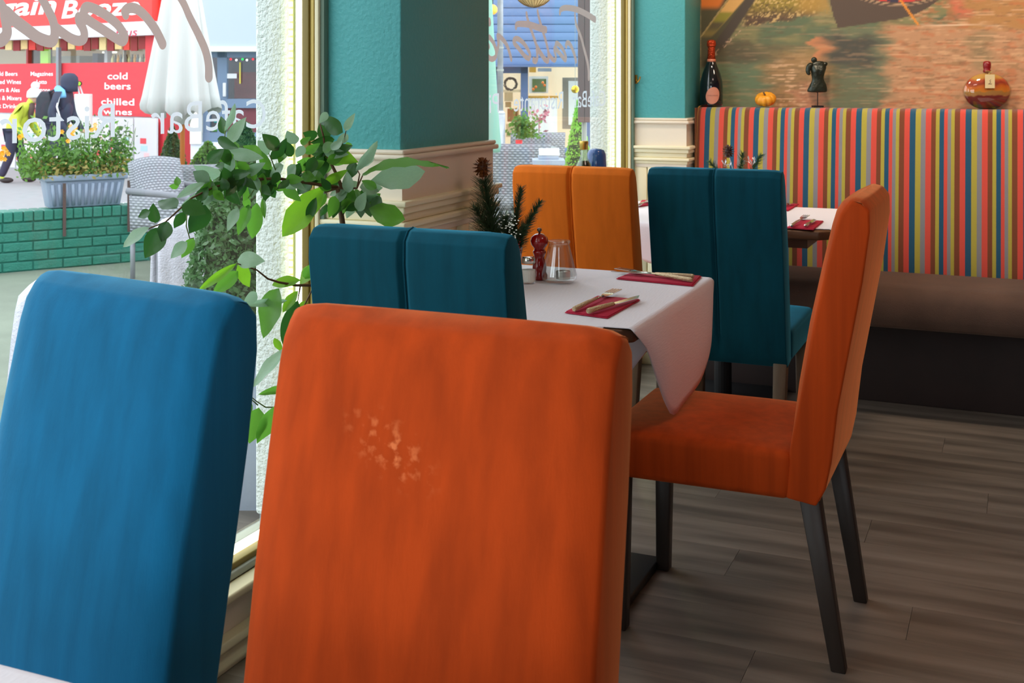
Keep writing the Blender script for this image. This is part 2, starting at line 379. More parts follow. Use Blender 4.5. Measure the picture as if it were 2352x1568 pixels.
def lettering(w, parent):
    vc = VC[w]
    m = MB(); x = GU-.0036
    segs = []
    for pts, a, b in strokes:
        P = seg_pts(pts, 6); n = len(P)
        segs += [(P[i].x, P[i].y, P[i+1].x, P[i+1].y, (a+(b-a)*i/(n-1))*1.22, (a+(b-a)*(i+1)/(n-1))*1.22) for i in range(n-1)]
    st = .0028; s0, s1, z0, z1 = .02, 1.62, 1.27, 1.66
    ns, nz_ = int((s1-s0)/st), int((z1-z0)/st)
    gs, gz = np.linspace(s0, s1, ns), np.linspace(z0, z1, nz_); Dd = np.full((ns, nz_), 9.0)
    for ax, ay, bx, by, ra, rb in segs:
        i0, i1 = np.searchsorted(gs, min(ax, bx)-.03), np.searchsorted(gs, max(ax, bx)+.03); j0, j1 = np.searchsorted(gz, min(ay, by)-.03), np.searchsorted(gz, max(ay, by)+.03)
        if i1 <= i0 or j1 <= j0: continue
        X, Y = np.meshgrid(gs[i0:i1], gz[j0:j1], indexing='ij'); dx, dy = bx-ax, by-ay; L2 = dx*dx+dy*dy+1e-12
        t = np.clip(((X-ax)*dx+(Y-ay)*dy)/L2, 0, 1); dd_ = np.hypot(X-ax-t*dx, Y-ay-t*dy)-(ra+(rb-ra)*t)
        Dd[i0:i1, j0:j1] = np.minimum(Dd[i0:i1, j0:j1], dd_)
    ins = Dd < 0; anyc = ins[:-1, :-1] | ins[1:, :-1] | ins[1:, 1:] | ins[:-1, 1:]
    for i, j in zip(*np.nonzero(anyc)):
        cs = ((i, j), (i+1, j), (i+1, j+1), (i, j+1)); poly = []
        for k in range(4):
            p, q = cs[k], cs[(k+1) % 4]; dp, dq = Dd[p], Dd[q]
            if dp < 0: poly.append((x, vc-gs[p[0]], gz[p[1]]))
            if (dp < 0) != (dq < 0):
                t = dp/(dp-dq); poly.append((x, vc-(gs[p[0]]+t*(gs[q[0]]-gs[p[0]])), gz[p[1]]+t*(gz[q[1]]-gz[p[1]])))
        if len(poly) > 2: m.add(poly, [tuple(range(len(poly)))])
    m.build('script_lettering', M_letter, parent, world=True, fix=False, label='taupe script reading Trattoria, seen mirrored')
    for txt, s0, s1 in (('CafeBar', 0, .424), ('Ristorante', .535, 1.05), ('Pizzeria', 1.185, 1.60)):
        vs, fs = text_mb(txt, width=s1-s0, height=.074, align='LEFT')
        m = MB(); m.add([(GU-.0045, vc-(s0+x), 1.181+y) for x, y in vs], fs)
        m.build('lettering', M_letter2, parent, world=True, fix=False)
lettering(w1, w1); lettering(w2, w2)
# brass hook beside the second window
hk = thing('curtain_hook', (-1.63, 5.245, 1.30), 'small brass curtain hook on the teal pillar edge beside the far window', 'hook')
M_brass = mat('brass', (214, 160, 70), .25, metal=1)
MB().tube([(0, 0, -.02), (0, -.004, .02)], .006).build('plate', M_brass, hk)
MB().tube([(0, -.004, -.012), (.012, -.02, -.012), (.022, -.02, 0), (.024, -.018, .012)], .0035).build('hook_arm', M_brass, hk)

# ================================================================ MURAL (a flat printed picture on the back wall)
def noise2(x, y, seed=0):
    def h(i, j): 
        v = np.sin(i*127.1+j*311.7+seed*74.7)*43758.5453; return v-np.floor(v)
    xi, yi = np.floor(x), np.floor(y); fx, fy = x-xi, y-yi; fx = fx*fx*(3-2*fx); fy = fy*fy*(3-2*fy)
    return (h(xi, yi)*(1-fx)+h(xi+1, yi)*fx)*(1-fy)+(h(xi, yi+1)*(1-fx)+h(xi+1, yi+1)*fx)*fy
def fbm(x, y, seed=0, o=4):
    r = 0; a = .5
    for k in range(o): r = r+a*noise2(x*2**k, y*2**k, seed+k); a *= .5
    return r/(1-.5**o)
MY = 5.522
def mural():
    x0, x1, z0, z1 = -1.43, 3.15, 1.15, 2.7; st = .006
    nx, nz = int((x1-x0)/st), int((z1-z0)/st)
    X, Z = np.meshgrid(np.linspace(x0, x1, nx), np.linspace(z0, z1, nz), indexing='ij')
    # the picture's own coordinates: how it reads from the room, in units of the photograph
    cx = X*CY+MY*SY; cd = -X*SY+MY*CY
    px = CX+F*cx/cd; py = HY-F*(Z-H)/cd
    def C(r, g, b): return np.array(lin((r, g, b)))
    def ss(a, b, v): t = np.clip((v-a)/(b-a), 0, 1); return t*t*(3-2*t)
    col = np.ones(X.shape+(3,))
    def blend(c, m):
        nonlocal col
        c = c if c.ndim == 3 else c[None, None, :]
        col = col*(1-m[..., None])+c*m[..., None]
    col[:] = C(128, 124, 82)
    wx = fbm(px/60, py/14, 3)-.5; wy = fbm(px/35, py/10, 9)-.5
    qx = px+wx*70; qy = py+wy*26
    blend(C(92, 106, 76), ss(.42, .6, fbm(px/90, py/45, 1)))
    blend(C(160, 122, 76), ss(1725, 1800, qx)*(1-ss(1880, 1935, qx))*ss(85, 140, qy)*.85)
    blend(C(104, 124, 92), ss(1600, 1640, qx)*(1-ss(1730, 1765, qx))*ss(120, 150, qy)*.8)
    blend(C(196, 132, 98), ss(1810, 1850, qx)*(1-ss(1890, 1940, qx))*ss(170, 215, qy)*.75)
    blend(C(206, 130, 86), ss(1862, 1872, qx)*(1-ss(1895, 1920, qx))*ss(78, 90, qy)*(1-ss(128, 150, qy))*.8)
    blend(C(104, 112, 84), ss(1880, 1935, qx)*(1-ss(2020, 2075, qx))*ss(50, 75, qy)*.95)
    blend(C(70, 68, 60), ss(1870, 1925, qx)*(1-ss(1985, 2030, qx))*ss(68, 95, qy)*(1-ss(130, 190, qy))*.95)
    blend(C(74, 64, 50), ss(1600, 1625, qx)*(1-ss(1700, 1830, qx))*ss(82, 110, qy)*(1-ss(128, 165, qy))*.75)
    blend(C(186, 140, 102), ss(2008, 2060, qx)*ss(48, 64, qy))
    blend(C(176, 128, 74), ss(2160, 2240, qx)*(1-ss(60, 75, qy)))
    blend(C(190, 110, 66), ss(.55, .68, fbm(px/28, py/9, 21))*ss(2015, 2045, qx)*.55)
    blend(C(214, 104, 80), ss(2170, 2195, qx)*(1-ss(2210, 2240, qx))*(1-ss(30, 52, qy))*.6)
    blend(C(150, 116, 76), ss(.56, .7, fbm(px/22, py/7, 31))*ss(2025, 2100, qx)*ss(80, 100, qy)*.6)
    blend(C(120, 120, 84), ss(2215, 2250, qx)*(1-ss(2255, 2300, qx))*ss(60, 90, qy)*(1-ss(150, 175, qy))*.55)
    # ripples
    rp = fbm(px/46+wx*1.2, py/3.4, 5, 4); rp2 = fbm(px/26+5, py/2.4+wy*2, 8, 4)
    blend(C(216, 172, 130), ss(.54, .74, rp)*(.2+.45*ss(1990, 2060, px)))
    blend(C(222, 180, 140), ss(.54, .70, rp2)*ss(1745, 1790, px)*(1-ss(1840, 1880, px))*ss(130, 160, py)*.8)
    blend(C(104, 84, 60), ss(.56, .76, 1-rp2)*.42)
    blend(C(96, 116, 86), (1-ss(0, 6, np.abs(px-1905+(py-230)*2)))*0)
    blend(C(236, 204, 170), (1-ss(0, 2.4, np.abs(py-57-(px-2110)*.006)))*ss(2105, 2120, px)*(1-ss(2250, 2330, px))*.8)
    # shore weeds
    sh = 62-(px-1735)*.16+18*(fbm(px/12, py/12, 44)-.5)
    m = ss(0, 10, sh-py)*ss(1690, 1722, px)*(1-ss(1868, 1900, px+py*.2))
    wd = fbm(px/4.5, py/3.5, 60, 3)
    base = C(150, 128, 44)[None, None]*(1-ss(5, 45, py)[..., None])+C(98, 72, 50)[None, None]*ss(5, 45, py)[..., None]
    blend(base, m*.95); blend(C(222, 186, 120), m*ss(.58, .68, wd)*.7); blend(C(70, 50, 38), m*ss(.58, .7, 1-wd)*.6)
    blend(C(176, 136, 62), ss(1818, 1850, px)*(1-ss(1895, 1905, px-py*.35))*(1-ss(24, 50, py+wd*20))*.75)
    # mooring posts and landing boards at the far side of the picture
    mm = (1-ss(1720, 1733, px+py*.62+0*px))*ss(1608, 1612, px)*(1-ss(150, 160, py))
    blend(C(82, 76, 50), mm*(1-ss(0, 6, px-1735+py*.66)))
    blend(C(224, 120, 40), ss(1609, 1612, px)*(1-ss(1655, 1668, px+py*.5))*(1-ss(10, 26, py)))
    d1 = px-(1672-py*.72)
    bd = ss(0, 3, d1)*(1-ss(34, 40, d1+py*.16))*(1-ss(60, 90, py))
    blend(C(222, 170, 96), bd); blend(C(134, 132, 36), bd*ss(24, 32, py)*.9); blend(C(96, 84, 56), bd*ss(44, 56, py))
    blend(C(176, 150, 96), (1-ss(1, 2.6, np.abs(d1+1)))*ss(0, 2, 86-py))
    d2 = px-(1712-py*.72)
    blend(C(76, 64, 52), ss(-2, 2, d2)*(1-ss(20, 26, d2-py*.05))*(1-ss(95, 135, py)))
    blend(C(214, 172, 142), ss(.52, .62, fbm(px/4, py/4, 77))*(1-ss(2, 7, np.abs(px-(1706-(py-62)*1.0))))*ss(58, 62, py)*(1-ss(122, 132, py))*.9)
    # boat
    hy = np.interp(px.ravel(), [1895, 1915, 1925, 1990, 2060, 2100, 2130, 2158, 2200], [-40, 40, 66, 56, 46, 35, 20, 0, -40]).reshape(px.shape)
    hull = ss(0, 2, (px-1901)-np.abs(py-30)*.12-np.clip(py-20, 0, 60)*.25)*ss(0, 2.5, hy-py)*(1-ss(2160, 2164, px))
    blend(C(84, 68, 56), hull)
    gw = -3+15*(1-((px-2063)/85)**2)
    inside = ss(0, 1.5, gw-6-py)*ss(1978, 1985, px)*(1-ss(2140, 2148, px)); blend(C(206, 60, 52), inside)
    blend(C(56, 50, 70), inside*ss(.6, .65, fbm(px/9, py/9, 91)))
    for off, cc in ((0, (196, 158, 120)), (4.5, (150, 122, 96))):
        blend(C(*cc), (1-ss(.5, 1.5, np.abs(py-(gw-3+off))))*ss(1970, 1976, px)*(1-ss(2156, 2162, px))*.9)
    blend(C(226, 190, 130), ss(0, 1, px-1902-py*.35)*0)
    oar = (1-ss(2.2, 3.8, np.abs(px-(2068+py*.72))))*ss(-300, -299, py)*(1-ss(56, 60, py)); blend(C(226, 142, 42), oar)
    # above the frame: pale facades over the water
    blend(C(204, 168, 120), 1-ss(-70, -30, py+20*(fbm(px/80, py/80, 15)-.5)))
    edge = (1-ss(1607.5, 1609, px)); blend(C(196, 120, 84), edge)
    idx = np.arange(nx*nz).reshape(nx, nz)
    f = np.stack([idx[:-1, :-1], idx[1:, :-1], idx[1:, 1:], idx[:-1, 1:]], -1).reshape(-1, 4)
    me = bpy.data.meshes.new('mural'); me.vertices.add(nx*nz)
    co = np.stack([X, np.zeros_like(X), Z], -1).reshape(-1, 3); me.vertices.foreach_set('co', co.ravel())
    me.loops.add(f.size); me.loops.foreach_set('vertex_index', f.ravel().astype(np.int32))
    me.polygons.add(len(f)); me.polygons.foreach_set('loop_start', np.arange(0, f.size, 4, dtype=np.int32)); 
    me.update(calc_edges=True); me.validate()
    at_ = me.color_attributes.new('print', 'FLOAT_COLOR', 'POINT')
    at_.data.foreach_set('color', np.concatenate([np.clip(col, 0, 1), np.ones(X.shape+(1,))], -1).reshape(-1).astype(np.float32))
    m = bpy.data.materials.new('printed_mural'); m.use_nodes = True; nt = m.node_tree; b = nt.nodes['Principled BSDF']
    b.inputs['Roughness'].default_value = .6
    a = nt.nodes.new('ShaderNodeVertexColor'); a.layer_name = 'print'; nt.links.new(a.outputs[0], b.inputs['Base Color'])
    me.materials.append(m)
    root = thing('mural', (0, MY, 0), 'wide printed canal picture with a boat, oar and rippling peach water above the striped bench', 'mural')
    o = bpy.data.objects.new('print', me); COL.objects.link(o); o.parent = root
    bk = MB().box(x0-.005, x1, .001, .008, z0, z1).build('backing', mat('mural_edge', (196, 120, 84), .6), root)
mural()

# ================================================================ BANQUETTE
def stripes():
    m = bpy.data.materials.new('striped_upholstery'); m.use_nodes = True; nt = m.node_tree; N, L = nt.nodes, nt.links; b = N['Principled BSDF']
    b.inputs['Roughness'].default_value = .85; b.inputs['Sheen Weight'].default_value = .3; b.inputs['Specular IOR Level'].default_value = .2
    tc = N.new('ShaderNodeTexCoord'); sp = N.new('ShaderNodeSeparateXYZ'); L.new(tc.outputs['Object'], sp.inputs[0])
    a = N.new('ShaderNodeMath'); a.operation = 'MULTIPLY_ADD'; a.inputs[1].default_value = 1/.2225; a.inputs[2].default_value = (.689+.2225*20)/.2225; L.new(sp.outputs[0], a.inputs[0])
    fr = N.new('ShaderNodeMath'); fr.operation = 'FRACT'; L.new(a.outputs[0], fr.inputs[0])
    cr = N.new('ShaderNodeValToRGB'); L.new(fr.outputs[0], cr.inputs[0]); cr.color_ramp.interpolation = 'CONSTANT'
    R_, B_, Y_, G_, N_ = (214, 80, 66), (34, 84, 112), (176, 164, 66), (136, 134, 138), (124, 68, 42)
    seq = [(0, R_), (.096, B_), (.2, Y_), (.30, G_), (.384, R_), (.488, N_), (.567, Y_), (.636, B_), (.718, R_), (.78, G_), (.84, Y_), (.904, N_)]
    e = cr.color_ramp.elements
    while len(e) > 1: e.remove(e[-1])
    e[0].position = 0; e[0].color = (*lin(R_), 1)
    for p, c in seq[1:]: q = e.new(p); q.color = (*lin(c), 1)
    nz = N.new('ShaderNodeTexNoise'); nz.inputs['Scale'].default_value = 900; L.new(tc.outputs['Object'], nz.inputs['Vector'])
    mx = N.new('ShaderNodeMix'); mx.data_type = 'RGBA'; mx.blend_type = 'OVERLAY'; mx.inputs[0].default_value = .25; L.new(cr.outputs[0], mx.inputs[6]); L.new(nz.outputs['Color'], mx.inputs[7])
    L.new(mx.outputs[2], b.inputs['Base Color'])
    bp = N.new('ShaderNodeBump'); bp.inputs['Strength'].default_value = .4; bp.inputs['Distance'].default_value = .003; L.new(nz.outputs['Fac'], bp.inputs['Height']); L.new(bp.outputs[0], b.inputs['Normal'])
    return m
bq = thing('banquette', (0, 5.2, 0), 'long wall bench with multicoloured striped back and brown suede seat', 'bench')
def prof_strip(poly, x0, x1, n, wob=0):
    m = MB(); k = len(poly); vs = []; fs = []
    for i in range(n+1):
        x = x0+(x1-x0)*i/n
        for (a, b) in poly:
            w = wob*(math.sin(x*7.3)+.6*math.sin(x*17+a*9)) if (b > .47 and a < 5.2) else 0
            vs.append((x, a-5.2, b+w))
    for i in range(n):
        for j in range(k): fs.append((i*k+j, i*k+(j+1) % k, (i+1)*k+(j+1) % k, (i+1)*k+j))
    fs.append(tuple(range(k))); fs.append(tuple(n*k+j for j in range(k-1, -1, -1)))
    return m.add(vs, fs)
prof_strip([(5.29, .40), (5.295, .6), (5.315, .85), (5.335, 1.05), (5.348, 1.13), (5.36, 1.16), (5.385, 1.172), (5.52, 1.172), (5.52, .40)], -1.372, 3.1, 40).build('backrest', stripes(), bq, bevel=.008)
prof_strip([(5.29, .483), (5.0, .497), (4.86, .503), (4.80, .498), (4.765, .478), (4.748, .45), (4.745, .39), (4.755, .355), (4.78, .345), (5.29, .345)], -1.372, 3.1, 120, .003).build('seat_cushion', M_brown, bq, smooth=True, bevel=.004)
MB().box(-1.365, 3.1, -.2, .31, 0, .345).build('base', M_darkbase, bq, bevel=.004)
MB().tube([(-1.372, 5.295-5.2, .5), (-1.372, .115, .85), (-1.372, .148, 1.13), (-1.372, .165, 1.165), (-1.372, .19, 1.174), (-1.372, .30, 1.174)], .004, 6).build('piping', mat('ochre_piping', (150, 110, 50), .8), bq)
MB().box(-1.375, -1.371, .115, .315, .42, 1.17).build('side_panel', mat('brown_cloth', (120, 72, 44), .9), bq)

# ================================================================ CHAIRS
def backrest_mb(front, rear, hw, seam):
    prof = front+rear; k = len(prof)
    xs = [-hw, -hw*.975, -hw*.92, -hw*.8, -hw*.5, -hw*.2] + ([-.012, -.003, .003, .012] if seam else [0]) + [hw*.2, hw*.5, hw*.8, hw*.92, hw*.975, hw]
    vs = []; fs = []; m = MB()
    zt = max(p[1] for p in prof)
    for x in xs:
        q = 1-abs(x/hw)**3
        for j, (a, b) in enumerate(prof):
            da = 0; dz = 0
            if j < len(front) and b > .5: da = .008*q
            if j >= len(front) and b > .4: da = -.006*q
            if seam and abs(x) < .004 and j >= len(front)-1 and b > .4: da += .011
            e_ = max(0, abs(x/hw)-.80)/.20; g_ = min(1, max(0, (b-(zt-.06))/.06)); dz = -(.005 if seam else .010)*e_**2.6*g_
            if j < len(front) and b > .5 and not seam: da -= .012*e_**2
            vs.append((x, a+da, b+dz))
    n = len(xs)
    for i in range(n-1):
        for j in range(k): fs.append((i*k+j, i*k+(j+1) % k, (i+1)*k+(j+1) % k, (i+1)*k+j))
    fs.append(tuple(range(k))); fs.append(tuple((n-1)*k+j for j in range(k-1, -1, -1)))
    return m.add(vs, fs)
def make_chair(name, fabric, wood, seam, top, hw, loc, rz, label, group):
    t = thing(name, loc, label, 'chair', group, rz)
    k = (top-.48)/(1.043-.48)
    def zz(z): return .48+(z-.48)*k if z > .48 else z
    front = [(-.205, .37), (-.214, .48), (-.232, .62), (-.256, .76), (-.284, .89), (-.305, .98), (-.314, 1.010), (-.326, 1.030)]
    rear = [(-.346, 1.043), (-.368, 1.038), (-.384, 1.018), (-.385, .97), (-.370, .86), (-.346, .73), (-.318, .58), (-.304, .46), (-.292, .40), (-.272, .36)]
    front = [(a, zz(b)) for a, b in front]; rear = [(a, zz(b)) for a, b in rear]
    backrest_mb(front, rear, hw, seam).build('backrest', fabric, t, bevel=.011, seg=3)
    # seat
    m = MB(); n = 10; vs = []; fs = []
    m2 = []
    g = [(-.215, .225)]
    NX, NY = 8, 8; hx = hw+.006
    for i in range(NX+1):
        for j in range(NY+1):
            a, b = -1+2*i/NX, -1+2*j/NY
            m2.append((a*hx, .003+b*.222, .474+.012*(1-a**4)*(1-b**4)))
    for i in range(NX):
        for j in range(NY):
            q = i*(NY+1)+j; fs.append((q, q+NY+1, q+NY+2, q+1))
    base = len(m2); ring = [i*(NY+1) for i in range(NX+1)]+[NX*(NY+1)+j for j in range(1, NY+1)]+[i*(NY+1)+NY for i in range(NX-1, -1, -1)]+[j for j in range(NY-1, 0, -1)]
    for r in ring:
        v = m2[r]; m2.append((v[0]*.985, v[1]*.985, .365))
    L = len(ring)
    for i in range(L): fs.append((ring[i], ring[(i+1) % L], base+(i+1) % L, base+i))
    fs.append(tuple(base+i for i in range(L)))
    m.add(m2, fs).build('seat', fabric, t, bevel=.018, seg=3)
    for s in (-1, 1):
        MB().tube([(s*(hw-.0050), a-(.0145 if (b > .5 and not seam) else .0035), b-(.021 if b > .95*top else 0)*(b-.95*top)/(.05*top)*.8) for a, b in front[1:]]+[(s*(hw-.0050), a-.004, b-.018) for a, b in rear[:1]], .0022, 6).build('piping', fabric, t)
        vs = []
        for z, y0, w in ((.37, .185, .021), (0, .188, .017)):
            vs += [(s*(hw-.03)+dx*w, y0+dy*w, z) for dy in (-1, 1) for dx in (-1, 1)]
        MB().add(vs, [(0, 1, 3, 2), (4, 6, 7, 5), (0, 4, 5, 1), (2, 3, 7, 6), (0, 2, 6, 4), (1, 5, 7, 3)]).build('leg', wood, t, bevel=.002, seg=1)
        vs = []
        for z, y0, w in ((.38, -.255, .022), (0, -.318, .016)):
            vs += [(s*(hw-.024)+dx*w, y0+dy*w, z) for dy in (-1, 1) for dx in (-1, 1)]
        MB().add(vs, [(0, 1, 3, 2), (4, 6, 7, 5), (0, 4, 5, 1), (2, 3, 7, 6), (0, 2, 6, 4), (1, 5, 7, 3)]).build('leg', wood, t, bevel=.002, seg=1)
    if seam:
        MB().tube([(0, a+.002, b) for a, b in rear if b > .4], .0016, 5).build('centre_seam', fabric, t)
    return t
def scuffed(base):
    m = base.copy(); m.name = 'orange_velvet_scuffed'; nt = m.node_tree; N, L = nt.nodes, nt.links; b = N['Principled BSDF']
    src = b.inputs['Base Color'].links[0].from_socket
    tc = N.new('ShaderNodeTexCoord'); mp = N.new('ShaderNodeMapping'); mp.vector_type = 'TEXTURE'; mp.inputs['Location'].default_value = (.035, 0, .91); mp.inputs['Rotation'].default_value = (0, -.5, 0); mp.inputs['Scale'].default_value = (.075, 10, .035)
    L.new(tc.outputs['Object'], mp.inputs[0]); gr_ = N.new('ShaderNodeTexGradient'); gr_.gradient_type = 'SPHERICAL'; L.new(mp.outputs[0], gr_.inputs[0])
    nz = N.new('ShaderNodeTexNoise'); nz.inputs['Scale'].default_value = 85; nz.inputs['Detail'].default_value = 5; L.new(tc.outputs['Object'], nz.inputs['Vector'])
    mr = N.new('ShaderNodeMapRange'); mr.inputs[1].default_value = .52; mr.inputs[2].default_value = .66; L.new(nz.outputs['Fac'], mr.inputs[0])
    mu = N.new('ShaderNodeMath'); mu.operation = 'MULTIPLY'; L.new(mr.outputs[0], mu.inputs[0]); L.new(gr_.outputs['Fac'], mu.inputs[1])
    mx = N.new('ShaderNodeMix'); mx.data_type = 'RGBA'; L.new(mu.outputs[0], mx.inputs[0]); L.new(src, mx.inputs[6]); mx.inputs[7].default_value = (*lin((236, 128, 74)), 1)
    L.new(mx.outputs[2], b.inputs['Base Color']); return m
GC = 'upholstered high back dining chairs'
make_chair('dining_chair', scuffed(M_orange), M_legdk, False, 1.043, .200, (-.579, .825, 0), PI, 'burnt orange velvet chair with a scuffed smooth back, closest to the camera', GC)
make_chair('dining_chair', M_blue, M_legdk, False, 1.043, .189, (-1.110, .866, 0), PI-.18, 'bright blue velvet chair with a smooth back, beside the near window', GC)
make_chair('dining_chair', M_orange, M_legdk, False, 1.043, .215, (-.69, 2.885, 0), PI/2, 'orange velvet chair seen side on with dark legs, pulled up to the set table end', GC)
make_chair('dining_chair', M_teal_v, M_legbr, True, 1.01, .215, (-1.10, 2.415, 0), 0, 'dark teal velvet chair with a centre back seam, in front of the leafy plant', GC)
make_chair('dining_chair', M_orange2, M_legbr, True, 1.01, .208, (-1.385, 4.10, 0), 0, 'amber velvet chair with a centre back seam, behind the pepper mill', GC)
make_chair('dining_chair', M_teal_v, M_legbr, True, 1.01, .22, (-.925, 4.19, 0), 0, 'tall teal velvet chair with a centre seam and brown legs, standing before the striped bench', GC)

# ================================================================ TABLES AND CLOTHS
M_cloth = mat('white_crepe_cloth', (236, 232, 238), .85, bump=.10, bscale=300, stretch=(1, .12, 1))
def table(name, x0, x1, y0, y1, label, zt=.752):
    cx, cy = (x0+x1)/2, (y0+y1)/2
    t = thing(name, (cx, cy, 0), label, 'table', 'restaurant tables')
    a, b = (x1-x0)/2, (y1-y0)/2; ch = .035
    poly = [(-a+ch, -b), (a-ch, -b), (a, -b+ch), (a, b-ch), (a-ch, b), (-a+ch, b), (-a, b-ch), (-a, -b+ch)]
    MB().prism(poly, zt-.032, zt, 'z').build('tabletop', M_walnut, t, bevel=.006)
    MB().box(-a+.09, a-.09, -b+.09, b-.09, zt-.075, zt-.032).build('apron', M_walnut, t)
    MB().tube([(0, 0, .03), (0, 0, zt-.07)], .035, 20).build('pedestal', M_black, t)
    MB().box(-.21, .21, -.235, .235, 0, .022).build('base_plate', M_black, t, bevel=.006)
    return t
def cloth(name, x0, x1, y0, y1, flaps, label, z=.755):
    """flaps: side -> (start, end, bottom(t), bulge); a cloth over the rectangle, its skirts hanging from part of each edge"""
    root = None; m = MB(); top = []
    sides = [('s', (x0, y0), (x1, y0), (0, -1)), ('e', (x1, y0), (x1, y1), (1, 0)), ('n', (x1, y1), (x0, y1), (0, 1)), ('w', (x0, y1), (x0, y0), (-1, 0))]
    for key, p, q, nrm in sides:
        a, b, bot, bulge = flaps[key]; n = 28; rows = 12; P = Vector((*p, 0)); Q = Vector((*q, 0)); NR = Vector((*nrm, 0))
        grid = []
        for i in range(n+1):
            t = a+(b-a)*i/n; e = P.lerp(Q, t); zb = bot(i/n); col = [e-NR*.010+Vector((0, 0, z)), e-NR*.003+Vector((0, 0, z-.001)), e+NR*.003+Vector((0, 0, z-.006))]
            L = max(z-zb-.008, 0)
            for r in range(1, rows+1):
                s = r/rows
                off = .004+bulge*math.sin(s*PI*.75)*min(1, L/.2)+.006*math.sin(i/n*9+s*2)*s*min(1, L/.1)
                col.append(e+NR*off+Vector((0, 0, z-.008-L*s)))
            grid.append(col)
        top += [c[0] for c in grid]
        k = len(grid[0]); vs = [v for c in grid for v in c]
        m.add(vs, [(i*k+j, (i+1)*k+j, (i+1)*k+j+1, i*k+j+1) for i in range(n) for j in range(k-1)])
    m.add(top, [tuple(range(len(top)))])
    cx, cy = (x0+x1)/2, (y0+y1)/2
    m.v = [(v[0]-cx, v[1]-cy, v[2]-z) for v in m.v]
    o = m.build(name, M_cloth, None, smooth=False, fix=True, solid=.0015)
    me = o.data
    me.polygons.foreach_set('use_smooth', [len(p.vertices) == 4 for p in me.polygons])
    o.location = (cx, cy, z); return tag(o, label, 'tablecloth', 'white cloths on the tables')
def poly_bot(pts):
    def f(t):
        for (a, za), (b, zb) in zip(pts, pts[1:]):
            if t <= b: return za+(zb-za)*(t-a)/(b-a)
        return pts[-1][1]
    return f
table('pedestal_table', -1.425+.01, -.785, 2.48, 3.235, 'small walnut pedestal table set with cutlery, pepper mill and pine sprigs')
cloth('tablecloth', -1.415, -.785, 2.48, 3.235, {
    's': (.05, .90, poly_bot([(0, .75), (.45, .46), (1, .745)]), .012),
    'e': (.02, .985, poly_bot([(0, .748), (.12, .69), (.20, .62), (.29, .545), (.36, .503), (.41, .490), (.48, .503), (.7, .526), (.86, .56), (.93, .64), (1, .74)]), .02),
    'n': (.06, .93, poly_bot([(0, .745), (.38, .46), (1, .745)]), .012),
    'w': (.04, .96, poly_bot([(0, .745), (.5, .735), (1, .745)]), .0)},
    'white crepe cloth with a long pointed corner hanging over an orange seat')
table('pedestal_table', -1.59, -.64, 4.37, 5.15, 'walnut table for four beside the striped bench, behind the amber and teal chairs')
cloth('tablecloth', -1.59, -.64, 4.37, 5.15, {
    's': (.02, .68, poly_bot([(0, .74), (.42, .60), (.5, .61), (1, .75)]), .01),
    'e': (.08, .95, poly_bot([(0, .75), (.3, .68), (.62, .60), (1, .745)]), .06),
    'n': (.05, .95, poly_bot([(0, .745), (.5, .60), (1, .745)]), .0),
    'w': (.05, .95, poly_bot([(0, .745), (.5, .72), (1, .745)]), .0)},
    'white cloth on the far table against the striped bench')
table('pedestal_table', .10, .80, 4.36, 5.14, 'walnut table at the picture edge, further along the striped bench')
cloth('tablecloth', .10, .80, 4.36, 5.14, {
    's': (.1, .9, poly_bot([(0, .745), (.5, .6), (1, .745)]), .01), 'e': (.1, .9, poly_bot([(0, .745), (.5, .6), (1, .745)]), .01),
    'n': (.1, .9, poly_bot([(0, .745), (.5, .6), (1, .745)]), .0), 'w': (.02, .7, poly_bot([(0, .75), (.4, .742), (1, .75)]), .10)},
    'white cloth corner poking into view at the far end of the striped bench')
# near table whose cloth corner shows below the blue chair
table('pedestal_table', -1.36, -.20, .10, .835, 'white covered table under the front blue and orange chairs')
cloth('tablecloth', -1.36, -.20, .10, .835, {k: (.02, .98, poly_bot([(0, .742), (.5, .70), (1, .742)]), .004) for k in 'senw'}, 'white cloth with its corner below the bright blue chair back')
